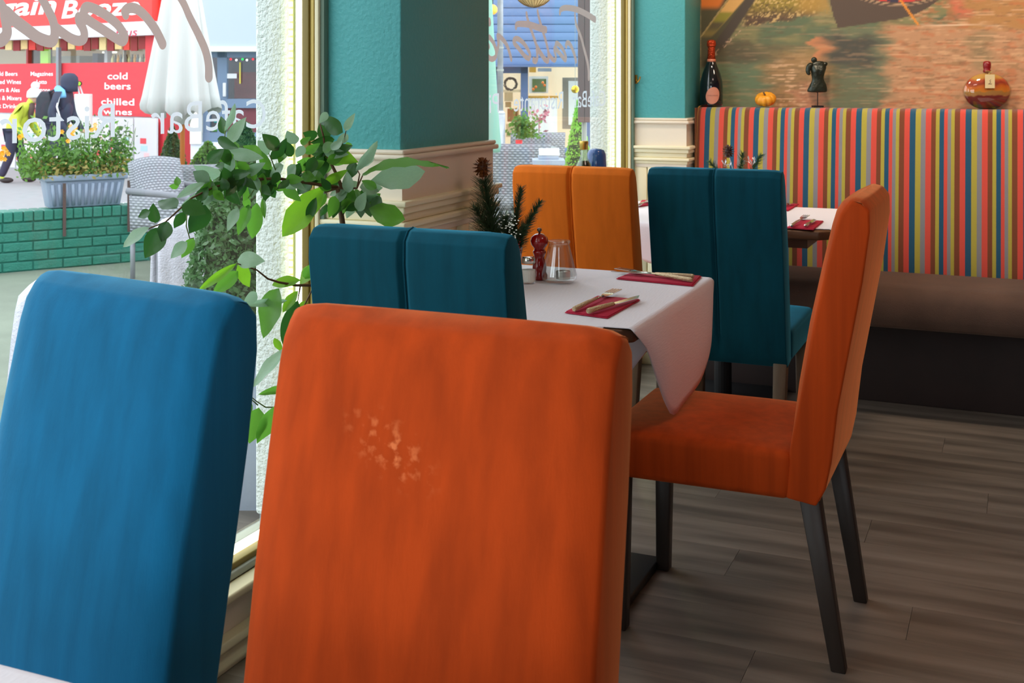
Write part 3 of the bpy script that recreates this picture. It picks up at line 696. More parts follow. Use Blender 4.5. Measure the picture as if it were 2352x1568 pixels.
# ================================================================ PLACE SETTINGS
def napkin(name, pts, z, label):
    P = [on(px, py, z) for px, py in pts]; c = sum(P, Vector())/4
    t = thing(name, (c.x, c.y, z), label, 'napkin', 'crimson paper napkins')
    Q = [p-c for p in P]
    for k, (h0, h1, s) in enumerate(((0.0004, .0022, 1), (.0026, .0046, .965))):
        vs = [(q.x*s, q.y*s, h0) for q in Q]+[(q.x*s, q.y*s, h1) for q in Q]
        MB().add(vs, [(3, 2, 1, 0), (4, 5, 6, 7)]+[(i, (i+1) % 4, (i+1) % 4+4, i+4) for i in range(4)]).build('paper_fold', M_wine, t, bevel=.0006, seg=1)
    return t
def cut_frame(a, b, z, za=.0, zb=.0):
    P, Q = on(*a, z), on(*b, z); d = Q-P; L = d.length; return P, math.atan2(d.y, d.x), L
def fork(a, b, z, label, handle=M_gilt):
    P, an, L = cut_frame(a, b, z); t = thing('fork', (P.x, P.y, z), label, 'fork', 'steel forks', an)
    h = .0075
    MB().tube([(0, 0, h*.8), (.004, 0, h*.8), (L*.30, 0, h), (L*.52, 0, h*.9)], [.0045, .0062, .0052, .003], 10).build('handle', handle, t, smooth=True)
    MB().tube([(L*.52, 0, h*.9), (L*.66, 0, h*.75)], [.0028, .0028], 8).build('neck', M_chrome, t, smooth=True)
    m = MB(); pl_ = [(.66, .003), (.70, .010), (.76, .0125), (.80, .0125)]; zz = [h*.75, h*.7, h*.7, h*.8]
    vs = []
    for (s, w), z_ in zip(pl_, zz): vs += [(L*s, -w, z_), (L*s, w, z_)]
    m.add(vs, [(2*i, 2*i+1, 2*i+3, 2*i+2) for i in range(3)])
    for k in range(4):
        y = -.0108+k*.0072; m.box(L*.80, L, y-.0015, y+.0015, h*.8, h*.8+.0015)
    m.build('tines', M_chrome, t, solid=.0012)
    return t
def knife(a, b, z, label, handle=M_gilt):
    P, an, L = cut_frame(a, b, z); t = thing('table_knife', (P.x, P.y, z), label, 'knife', 'steel table knives', an)
    h = .0075
    MB().tube([(0, 0, h), (.004, 0, h), (L*.2, 0, h*1.05), (L*.46, 0, h)], [.0048, .0066, .0062, .005], 10).build('handle', handle, t, smooth=True)
    m = MB(); m.prism([(L*.46, -.006), (L*.5, -.009), (L*.88, -.0095), (L, .004), (L*.9, .0065), (L*.46, .006)], h-.001, h+.001, 'z'); m.build('blade', M_chrome, t)
    return t
ZC = .757
napkin('napkin', [(1297, 719), (1395, 732), (1471, 690), (1372, 682)], ZC, 'crimson napkin near the front edge of the set table, fork and knife spread apart')
fork((1318, 716), (1418, 670), ZC+.006, 'steel fork with hammered handle lying tines away on the front napkin')
knife((1350, 722), (1472, 686), ZC+.006, 'steel knife with hammered handle pointing right on the front napkin')
napkin('napkin', [(1415, 641), (1592, 658), (1612, 636), (1452, 627)], ZC, 'crimson napkin by the far corner of the set table, under crossed cutlery')
fork((1590, 648), (1418, 621), ZC+.006, 'fork with hammered silver handle on the far napkin beside the orange chair')
knife((1594, 641), (1404, 629), ZC+.005, 'knife with hammered silver handle on the far napkin beside the orange chair')
napkin('napkin', [(1806, 524), (1868, 529), (1892, 509), (1838, 506)], ZC, 'crimson napkin on the far table beside the seamed teal chair')
fork((1818, 522), (1853, 498), ZC+.006, 'fork on the napkin of the far table beside the teal chair', M_chrome)
knife((1850, 523), (1872, 508), ZC+.006, 'knife on the napkin of the far table beside the teal chair', M_chrome)
napkin('napkin', [(1788, 484), (1810, 485), (1836, 470), (1800, 468)], ZC, 'crimson napkin on the far table edge next to the striped bench')
knife((1800, 476), (1822, 469), ZC+.006, 'knife on the napkin next to the striped bench', M_chrome)
napkin('napkin', [(1463, 476), (1492, 472), (1500, 461), (1474, 461)], ZC, 'crimson napkin seen between the amber chair and the teal chair')
fork((1466, 474), (1495, 463), ZC+.006, 'fork seen between the amber chair and the teal chair', M_chrome)

# salt, pepper, glass
p = on(1214, 650, ZC); t = thing('salt_shaker', (p.x, p.y, ZC), 'small glass salt shaker with metal cap on the set table', 'salt shaker')
MB().lathe([(.0, .001), (.017, .001), (.0205, .005), (.0205, .042), (.018, .050), (.0165, .054)], 24).build('glass_body', GLASS, t, smooth=True, fix=False)
MB().lathe([(0, .003), (.0155, .003), (.0185, .007), (.0185, .036), (0, .037)], 20).build('salt', mat('salt', (245, 240, 232), .9, bump=.4, bscale=900), t, smooth=False)
MB().lathe([(.0175, .053), (.0185, .055), (.0185, .066), (.0165, .070), (0, .071)], 24).build('cap', M_chrome, t, smooth=True, bevel=.001)
p = on(1239, 641, ZC); t = thing('pepper_mill', (p.x, p.y, ZC), 'glossy red turned wooden pepper mill with steel knob', 'pepper mill')
MB().lathe([(0, 0), (.021, 0), (.0225, .004), (.022, .012), (.0185, .02), (.0195, .03), (.0175, .045), (.0135, .058), (.016, .068), (.0185, .074), (.0165, .079)], 28).build('body', M_redgl, t, smooth=True)
MB().lathe([(.015, .079), (.0145, .084), (.0225, .094), (.0245, .104), (.022, .114), (.014, .121), (.0085, .124), (0, .1245)], 28).build('head', M_redgl, t, smooth=True)
MB().lathe([(.003, .123), (.003, .129), (.0062, .131), (.0062, .137), (.004, .139), (0, .139)], 14).build('knob', mat('aged_steel', (120, 112, 104), .35, metal=1), t, smooth=True)
p = on(1284, 647, ZC); t = thing('tealight_holder', (p.x, p.y, ZC), 'clear ribbed glass tealight holder, narrow at the top', 'candle holder')
pr = [(0, .002), (.040, .002), (.0465, .008), (.048, .016)]
for i in range(26):
    z = .018+i*.0031; r = .048-(z-.016)*.245; pr += [(r, z), (r+.0007, z+.0015)]
pr += [(.0275, .101), (.029, .104), (.0305, .108), (.029, .111), (.0265, .111)]
MB().lathe(pr, 40).build('glass_body', thin_glass('ribbed_glass', (.90, .92, .92), .17, .04), t, smooth=True, fix=False)
MB().lathe([(.0265, .111), (.0262, .100), (.042, .03), (.042, .010), (0, .008)], 40).build('inner_wall', GLASS, t, smooth=True, fix=False)
q = thing('tealight', (p.x+.012, p.y, ZC+.009), 'small tealight in a metal cup inside the ribbed glass', 'candle')
MB().lathe([(0, 0), (.019, 0), (.0195, .001), (.0195, .021), (.0188, .021), (.0188, .018), (0, .018)], 24).build('cup', mat('tealight_tin', (210, 206, 196), .35, metal=.8), q)
MB().tube([(0, 0, .0175), (0, 0, .025)], .001, 5).build('wick', M_white, q)

# pine centrepieces
M_needle = mat('pine_needles', (66, 92, 58), .6, var=.6, vscale=40, dark=.5)
M_needle2 = mat('fir_needles', (58, 100, 60), .6, var=.6, vscale=40, dark=.5)
def sprig(parent, base, tip, rad, n, m_, nlen, rnd, frost=0):
    b, e = Vector(base), Vector(tip); d = (e-b); L = d.length; d.normalize()
    a = d.cross(Vector((.3, .9, .1))).normalized(); c = d.cross(a)
    m = MB()
    for i in range(n):
        t = rnd.random(); p = b+d*L*t; th = rnd.random()*2*PI; r = (a*math.cos(th)+c*math.sin(th))
        ln = nlen*(1-.55*t)*(.7+.6*rnd.random()); q = p+(r*.8+d*.75).normalized()*ln
        s = r.cross(d)*.0013; m.add([p-s, p+s, q], [(0, 1, 2)])
    for k in range(7):     # thicker stem
        pass
    o = m.build('needles', m_, parent, fix=False, solid=.0004); o['kind'] = 'stuff'
    MB().tube([b, e], [.0025, .001], 5).build('twig', mat('bark', (84, 60, 40), .8), parent)
def pinecone(parent, c, r, col, tipcol=None, name='pine_cone'):
    m = MB(); rnd = random.Random(5)
    m.ball((0, 0, 0), r*.55, 10, 8, (1, 1, 1.05))
    core = m.build(name, mat(col[0], col[1], .6, var=.5, vscale=90), parent, smooth=True); core.location = c
    s = MB(); rows = 7
    for i in range(rows):
        ph = (i+.6)/rows*PI*.93; k = max(3, int(11*math.sin(ph)))
        for j in range(k):
            th = (j+.5*(i % 2))*2*PI/k
            d = Vector((math.sin(ph)*math.cos(th), math.sin(ph)*math.sin(th), math.cos(ph)))
            tn = Vector((-math.sin(th), math.cos(th), 0)); up = d.cross(tn)
            p0 = d*r*.45; p1 = d*r*1.0+up*(-r*.12)
            w = r*.22
            s.add([p0-tn*w*.5, p0+tn*w*.5, p1+tn*w-up*r*.0, p1+d*r*.04, p1-tn*w, p0+d*r*.3-up*r*.16], [(0, 1, 2, 3, 4), (0, 5, 4), (1, 5, 2), (5, 2, 3), (5, 3, 4)])
    sc = s.build('scales', mat(col[0]+'_scales', col[2], .45, var=.7, vscale=60, metal=col[3]), core, fix=True); sc['kind'] = 'stuff'
    return core
p = on(1163, 640, ZC)
t = thing('pine_centrepiece', (p.x, p.y, ZC), 'festive pot of dark pine sprigs with a bronze cone, half behind the seamed teal chair', 'centrepiece', 'festive table centrepieces')
MB().lathe([(0, 0), (.034, 0), (.036, .003), (.043, .07), (.045, .085), (.041, .085), (.039, .07), (0, .068)], 24).build('silver_pot', mat('silver_pot', (190, 190, 205), .3, metal=.6), t, smooth=True)
def rel(px, py, d): return at(px, py, d)-Vector((p.x, p.y, ZC))
dd = (p.y-0)*CY-p.x*SY
rn = random.Random(3)
sprig(t, rel(1140, 575, dd), rel(1112, 418, dd-.03), .05, 900, M_needle, .075, rn)
sprig(t, rel(1150, 575, dd), rel(1092, 478, dd-.05), .05, 380, M_needle, .06, rn)
sprig(t, rel(1172, 580, dd), rel(1197, 432, dd+.02), .03, 700, M_needle, .036, rn)
sprig(t, rel(1178, 575, dd), rel(1240, 464, dd), .03, 700, M_needle, .034, rn)
sprig(t, rel(1168, 575, dd), rel(1160, 500, dd-.04), .03, 450, M_needle, .05, rn)
sprig(t, rel(1180, 585, dd), rel(1205, 520, dd-.03), .03, 350, M_needle, .035, rn)
MB().tube([rel(1113, 450, dd-.03), rel(1108, 400, dd-.03)], .002, 6).build('pick', mat('pick_wood', (190, 130, 90), .6), t)
pinecone(t, rel(1108, 384, dd-.03), .027, ('bronze_cone', (96, 50, 20), (132, 74, 30), .25))
m = MB(); rn = random.Random(8)
for i in range(60):
    c = rel(1168+rn.gauss(0, 14), 515+rn.gauss(0, 24), dd-.045); m.box(c.x-.0022, c.x+.0022, c.y-.001, c.y+.001, c.z-.0012, c.z+.0012)
o = m.build('tinsel', mat('tinsel', (235, 225, 215), .2, metal=1), t); o['kind'] = 'stuff'
g = thing('bead_garland', (p.x+.055, p.y-.02, ZC), 'string of small dark red beads hanging from the pine pot', 'garland')
gx = Vector((p.x+.055, p.y-.02, ZC)); top = at(1193, 548, dd-.02)-gx; bot = at(1192, 640, dd-.02)-gx
for i in range(15):
    c = top.lerp(bot, i/14)+Vector((.002*math.sin(i*2.1), 0, 0)); rr = .0048 if i in (5, 14) else .0032
    c.z = max(c.z, rr)
    MB().ball(c, rr, 8, 6).build('bead', M_redgl, g, smooth=True)
for (x, y, s) in ((.006, -.004, .006), (-.006, .002, .005)):
    MB().ball(bot+Vector((x, y, .002)), s, 8, 6).build('bead', M_redgl, g, smooth=True)
MB().tube([top, bot], .0006, 4).build('thread', M_redgl, g)
# far centrepiece behind the teal chair
pc = at(1690, 420, 4.75); pc.z = ZC
t = thing('pine_centrepiece', pc, 'festive sprigs with a frosted brown cone showing above the seamed teal chair by the bench', 'centrepiece', 'festive table centrepieces')
def rel2(px, py, d=4.75): return at(px, py, d)-pc
MB().lathe([(0, 0), (.036, 0), (.046, .08), (.042, .08), (.04, .07), (0, .068)], 20).build('silver_pot', mat('silver_pot', (190, 190, 205), .3, metal=.6), t, smooth=True)
for (a, b, n) in (((1690, 440), (1630, 372), 420), ((1695, 440), (1706, 352), 380), ((1700, 440), (1748, 356), 420), ((1695, 440), (1668, 392), 300)):
    sprig(t, rel2(*a), rel2(*b), .03, n, M_needle2, .042, rn)
MB().tube([rel2(1690, 440), rel2(1682, 385), rel2(1676, 362)], .0015, 6).build('pick', M_white, t)
pinecone(t, rel2(1673, 347), .026, ('dark_cone', (60, 34, 28), (96, 66, 56), 0))
m = MB()
for (x, y) in ((1720, 372), (1712, 378), (1728, 380), (1735, 374), (1674, 384), (1664, 380)):
    c = rel2(x, y); 
    for k in range(3):
        a = rn.random()*PI; m.add([c, c+Vector((.018*math.cos(a)-.004, 0, .02*math.sin(a))), c+Vector((.022*math.cos(a), .004, .026*math.sin(a))), c+Vector((.018*math.cos(a)+.004, 0, .016*math.sin(a)))], [(0, 1, 2, 3)])
m.build('silver_leaves', mat('silver_leaf', (230, 232, 236), .3, metal=.3), t, fix=False, solid=.0006)
# oil bottle and blue glass on the far table
pb = at(1341, 372, 4.66)
t = thing('oil_bottle', (pb.x, pb.y, ZC), 'clear glass oil bottle with gold screw cap showing above the amber chair', 'bottle')
MB().lathe([(0, .001), (.03, .001), (.032, .006), (.032, .19), (.029, .212), (.016, .235), (.0135, .25), (.0135, .275)], 24).build('glass_body', thin_glass('green_tint_glass', (.80, .90, .72), .10, .02), t, smooth=True, fix=False)
MB().lathe([(0, .004), (.029, .004), (.029, .19), (.026, .208), (.018, .224), (0, .225)], 20).build('dark_oil', mat('balsamic', (40, 18, 14), .15), t, smooth=True)
MB().lathe([(.0155, .268), (.0165, .270), (.0165, .286), (.0178, .287), (.0178, .300), (.016, .302), (0, .302)], 20).build('cap', mat('gold_cap', (200, 168, 84), .3, metal=.8), t, smooth=True, bevel=.001)
pb = at(1366, 372, 4.72)
t = tag(MB().lathe([(0, 0), (.04, 0), (.042, .01), (.04, .20), (.038, .245), (.03, .262), (.012, .268), (0, .268)], 20).build('blue_glass_jar', mat('blue_glass', (60, 96, 160), .1, trans=.3), None, smooth=True), 'rounded blue glass top next to the oil bottle', 'jar')
t.location = (pb.x, pb.y+.02, ZC)

# ================================================================ THINGS ON THE BENCH TOP
BT = 1.1745
def shelf(px, y=5.45): return ony(px, 250, y)
q = shelf(1634, 5.44); t = thing('champagne_bottle', (q.x, q.y, BT), 'dark champagne bottle with orange foil neck standing on the bench top at the pillar', 'bottle')
M_champ = mat('dark_bottle_glass', (14, 16, 22), .06, coat=1)
MB().lathe([(0, .004), (.035, 0), (.05, .002), (.053, .010), (.053, .10), (.051, .125), (.042, .165), (.029, .2), (.0195, .225), (.0165, .245), (.0158, .26)], 32).build('glass_body', M_champ, t, smooth=True)
MB().lathe([(.0182, .198+.026), (.0205, .224), (.0205, .236), (.0178, .238)], 24).build('foil_band', mat('salmon_foil', (226, 140, 110), .4), t, smooth=True)
MB().lathe([(.0185, .236), (.0165, .29), (.017, .30), (.021, .304), (.021, .318), (.019, .329), (.012, .334), (0, .336)], 24).build('neck_foil', mat('orange_foil', (196, 66, 24), .3, metal=.5, bump=1, bscale=120), t, smooth=True)
a0 = math.atan2(-q.y, -q.x); m = MB(); vs = []; fs = []
NA = 12
for i in range(NA+1):
    for j in range(NA+1):
        u, v = -1+2*i/NA, -1+2*j/NA
        rr = max(abs(u), abs(v)); k = rr/max(1e-6, math.hypot(u, v)); u2, v2 = u*k, v*k
        an = a0+.12+u2*.62; vs.append((.0535*math.cos(an), .0535*math.sin(an), .055+v2*.042+u2*.006))
m.add(vs, [(i*(NA+1)+j, (i+1)*(NA+1)+j, (i+1)*(NA+1)+j+1, i*(NA+1)+j+1) for i in range(NA) for j in range(NA)])
m.build('label_shield', mat('salmon_label', (210, 140, 116), .5), t, smooth=True)
m = MB(); vs, fs = text_mb('LAURENT-PERRIER', width=.048, height=.0045)
m.add([(.0541*math.cos(a0+.12+x/.0535), .0541*math.sin(a0+.12+x/.0535), .053+y) for x, y in vs], fs); m.build('label_print', mat('label_ink', (120, 70, 60), .6), t, fix=False)
t.scale = (1, 1, .92)
# pumpkin
q = shelf(1759, 5.44); t = thing('mini_pumpkin', (q.x, q.y, BT), 'small yellow orange ribbed pumpkin on the bench top', 'pumpkin')
m = MB(); NS, NR_ = 60, 14; vs = []
for i in range(NR_+1):
    ph = PI*i/NR_
    for j in range(NS):
        th = 2*PI*j/NS; rb = 1-.13*abs(math.sin(th*5.5))**.6*0-.12*(abs(math.cos(th*5))**8)
        vs.append((.048*rb*math.sin(ph)**.8*math.cos(th), .048*rb*math.sin(ph)**.8*math.sin(th), .031+.031*math.cos(ph)*(1-.45*math.exp(-(math.sin(ph)/.35)**2))))
m.add(vs, [(i*NS+j, (i+1)*NS+j, (i+1)*NS+(j+1) % NS, i*NS+(j+1) % NS) for i in range(NR_) for j in range(NS)])
o = m.build('flesh', mat('pumpkin_skin', (240, 162, 40), .4, var=.5, vscale=30, dark=.6), t, smooth=True); o.rotation_euler = (.35, 0, 0); o.location = (0, .004, .006)
MB().tube([(0, -.012, .048), (-.002, -.016, .058), (-.008, -.018, .066)], [.006, .0035, .004], 7).build('stem', mat('dry_stem', (96, 72, 40), .8), t, smooth=True)
# torso sculpture
q = shelf(1878, 5.45); t = thing('torso_sculpture', (q.x, q.y, BT), 'small dark bronze armless torso on a thin rod', 'sculpture', None, YAW)
M_brz = mat('dark_bronze', (46, 52, 42), .3, metal=.35, var=.5, vscale=30, bump=.3, bscale=60)
sec = [(.066, .0365, .018, -.002), (.072, .040, .022, -.002), (.085, .038, .022, 0), (.10, .033, .020, .002), (.115, .026, .017, .002), (.128, .0225, .0155, .001), (.14, .0245, .017, 0), (.155, .0275, .021, .001), (.168, .030, .021, .002), (.18, .0315, .018, .003), (.192, .030, .015, .003), (.203, .024, .012, .004), (.208, .012, .008, .004)]
m = MB(); vs = []; n = 24
for (z, rx, ry, cx_) in sec:
    for k in range(n):
        th = 2*PI*k/n; x = rx*math.cos(th)+cx_; y = ry*math.sin(th)
        if y < 0 and .15 < z < .175: y -= .008*math.exp(-((abs(x-cx_)-.012)/.008)**2)
        if .066 <= z < .09: y *= 1+.08*math.sin(5*th); x *= 1+.03*math.sin(7*th+z*60)
        vs.append((x, y, z))
m.add(vs, [(i*n+k, i*n+(k+1) % n, (i+1)*n+(k+1) % n, (i+1)*n+k) for i in range(len(sec)-1) for k in range(n)]+[tuple(range(n-1, -1, -1)), tuple((len(sec)-1)*n+k for k in range(n))])
m.tube([(-.018, .0, .196), (-.034, -.002, .186), (-.040, -.004, .165), (-.038, -.006, .150), (-.030, -.008, .147)], [.013, .0135, .011, .009, .007], 10)
m.tube([(.024, 0, .186), (.030, 0, .196), (.031, 0, .204)], [.012, .011, .008], 10)
m.ball((-.014, 0, .212), .0125, 12, 8, (1, .8, 1.1))
m.v = [(x*1.14, y, z) for x, y, z in m.v]
m.build('torso', M_brz, t, smooth=True, sub=1)
MB().tube([(0, 0, .006), (0, 0, .075)], .0022, 8).build('rod', M_black, t)
MB().box(-.022, .022, -.022, .022, 0, .008).build('plinth', M_black, t)
# round flask
q = shelf(2267, 5.45); t = thing('spice_flask', (q.x, q.y, BT), 'flat round glass flask of layered red and yellow spices with a red wax stopper', 'bottle', None, YAW)
def spice():
    m = bpy.data.materials.new('layered_spices'); m.use_nodes = True; nt = m.node_tree; N, L = nt.nodes, nt.links; b = N['Principled BSDF']; b.inputs['Roughness'].default_value = .6
    tc = N.new('ShaderNodeTexCoord'); sp = N.new('ShaderNodeSeparateXYZ'); L.new(tc.outputs['Object'], sp.inputs[0])
    nz = N.new('ShaderNodeTexNoise'); nz.inputs['Scale'].default_value = 26; L.new(tc.outputs['Object'], nz.inputs['Vector'])
    a = N.new('ShaderNodeMath'); a.operation = 'MULTIPLY_ADD'; a.inputs[1].default_value = .035; L.new(nz.outputs['Fac'], a.inputs[0]); L.new(sp.outputs[2], a.inputs[2])
    mr = N.new('ShaderNodeMapRange'); mr.inputs[1].default_value = .015; mr.inputs[2].default_value = .165; L.new(a.outputs[0], mr.inputs[0])
    cr = N.new('ShaderNodeValToRGB'); L.new(mr.outputs[0], cr.inputs[0]); e = cr.color_ramp.elements
    e[0].position = 0; e[0].color = (*lin((70, 70, 30)), 1); e[1].position = 1; e[1].color = (*lin((200, 150, 80)), 1)
    for pz, c in ((.10, (80, 60, 24)), (.14, (110, 24, 16)), (.36, (120, 26, 16)), (.40, (170, 120, 60)), (.50, (176, 128, 60)), (.54, (216, 130, 20)), (.66, (206, 100, 20)), (.74, (150, 40, 20)), (.84, (190, 70, 24)), (.92, (200, 150, 60))):
        k = e.new(pz); k.color = (*lin(c), 1)
    L.new(cr.outputs[0], b.inputs['Base Color']); return m
pr = []
for i in range(19):
    a_ = -PI/2*.80+(PI*.87)*i/18; pr.append((.103*math.cos(a_), (.074+.078*math.sin(a_))))
body = [(.03, 0.001)]+pr+[(.013, .150), (.012, .160)]
MB().lathe(body, 40, sx=1.0, sy=.36).build('glass_body', thin_glass('flask_glass', (.94, .95, .9), .10, .01), t, smooth=True, fix=False)
MB().lathe([(0, .004), (.028, .005)]+[(r*.95, z) for r, z in pr]+[(.0, .145)], 40, sx=1, sy=.34).build('spices', spice(), t, smooth=True)
MB().lathe([(.0125, .154), (.0155, .156), (.0155, .164), (.0130, .167), (.0155, .174), (.0165, .188), (.015, .199), (.008, .203), (0, .203)], 20).build('wax_stopper', mat('red_wax', (132, 22, 26), .3), t, smooth=True)
MB().box(-.024, .017, -.0400, -.0390, .088, .146).build('paper_tag', mat('tag_paper', (222, 206, 160), .7), t)
MB().tube([(-.008, -.0395, .144), (.0, -.022, .152), (.014, -.015, .158), (-.012, -.015, .160)], .0014, 5).build('string', mat('jute_string', (200, 190, 120), .8), t)
m = MB(); m.tube([(-.006, -.0405, .108), (-.001, -.0405, .114), (-.005, -.0405, .119), (0, -.0405, .124)], .001, 4); m.tube([(-.011, -.0405, .106), (.004, -.0405, .106)], .001, 4)
m.build('tag_mark', mat('tag_ink', (90, 30, 30), .6), t)
# white cable on the floor by the far window
cz = [Vector((on(px, py, .02).x, on(px, py, .02).y, .006)) for px, py in ((1440, 836), (1462, 826), (1480, 820), (1500, 818), (1530, 818))]
o = tag(MB().tube(cz, .006, 8).build('power_cable', M_white, None, smooth=True), 'white cable trailing across the floor behind the table pedestal', 'cable')
lp = [Vector((on(px, py, .02).x, on(px, py, .02).y, z)) for px, py, z in ((1530, 790, .006), (1505, 792, .04), (1488, 801, .06), (1482, 811, .04), (1492, 819, .008))]
tag(MB().tube(lp, .006, 8).build('power_cable', M_white, None, smooth=True), 'looped end of white cable standing up near the window corner', 'cable')
# ================================================================ LEAFY PLANT
def leafmat(name, rgb, tr=.45, rough=.3, var=.3):
    m = mat(name, rgb, rough, var=var, vscale=18, dark=.6, objvar=.25, spec=.6)
    nt = m.node_tree; N, L = nt.nodes, nt.links; b = N['Principled BSDF']
    t = N.new('ShaderNodeBsdfTranslucent'); t.inputs[0].default_value = (*[min(1, v*2.0) for v in lin(rgb)], 1)
    ms = N.new('ShaderNodeMixShader'); ms.inputs[0].default_value = tr; L.new(b.outputs[0], ms.inputs[1]); L.new(t.outputs[0], ms.inputs[2])
    L.new(ms.outputs[0], N['Material Output'].inputs[0]); return m
L_dark = leafmat('leaf_dark_green', (46, 92, 34), .30, .32)
L_mid = leafmat('leaf_mid_green', (84, 136, 46), .5, .35)
L_gloss = leafmat('leaf_sky_gloss', (136, 168, 138), .3, .3)  # grey sky gloss on the leaves put into a paler base colour
L_bright = leafmat('leaf_bright_green', (108, 158, 36), .5, .4)
def leaf_mesh(name, m_, kind):
    n = 9; vs = []; fs = []
    for i in range(n+1):
        t = i/n
        if kind == 'ovate': w = .5*math.sin(PI*t**.82)**.85*(1-.25*t)
        elif kind == 'long': w = .5*math.sin(PI*t**.95)**.8
        else: w = .5*math.sin(PI*t**1.15)**.7*(1+.08*math.sin(t*40))
        w = max(w, .004 if i in (0, n) else .02); c = -.10*math.sin(PI*t)*0+.12*t*t
        for s in (-1, -.5, 0, .5, 1): vs.append((s*w, t, -c+.16*w*abs(s)+.02*math.sin(t*14+s)*abs(s)))
    for i in range(n):
        for j in range(4): fs.append((i*5+j, i*5+j+1, (i+1)*5+j+1, (i+1)*5+j))
    m = MB(); m.add(vs, fs); me = m.mesh(name, m_, True, True); return me
LM = {}
for key, mm in (('d', L_dark), ('m', L_mid), ('p', L_gloss), ('b', L_bright)):
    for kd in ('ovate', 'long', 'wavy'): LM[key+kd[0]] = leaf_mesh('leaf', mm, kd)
plant = thing('leafy_plant', (-1.44, 2.38, 0), 'tall leafy green plant with glossy leaves spreading before the window and teal pillar', 'plant')
PL = Vector((-1.44, 2.38, 0))
rn = random.Random(11)
def dep(px): return 2.24+min(max((px-285)/465, 0), 1)*.46
def leaf(b, t, w, k, f='o', roll=None, dz=None):
    d0 = dep(b[0])+(rn.uniform(-.04, .04) if dz is None else dz); d1 = d0+rn.uniform(-.03, .02)
    d1 = min(d1, dep(t[0])+.05)
    P, Q = at(*b, d0), at(*t, d1); Y = Q-P; L = Y.length; Y.normalize()
    view = (Vector((0, 0, H))-P).normalized()
    if roll is None: roll = rn.uniform(-.75, .75)
    Z = (view-Y*view.dot(Y)).normalized(); X = Y.cross(Z)
    Z2 = Z*math.cos(roll)+X*math.sin(roll); X2 = Y.cross(Z2)
    wid = w/F*d0/max(.5, math.cos(roll))*1.3
    M = Matrix(((X2.x*wid, Y.x*L, Z2.x*L*.8, 0), (X2.y*wid, Y.y*L, Z2.y*L*.8, 0), (X2.z*wid, Y.z*L, Z2.z*L*.8, 0), (0, 0, 0, 1)))
    o = bpy.data.objects.new('leaf', LM[k+f]); COL.objects.link(o); o.parent = plant
    loc, rot, sca = M.decompose(); o.location = P-PL; o.rotation_mode = 'QUATERNION'; o.rotation_quaternion = rot; o.scale = sca
    return o
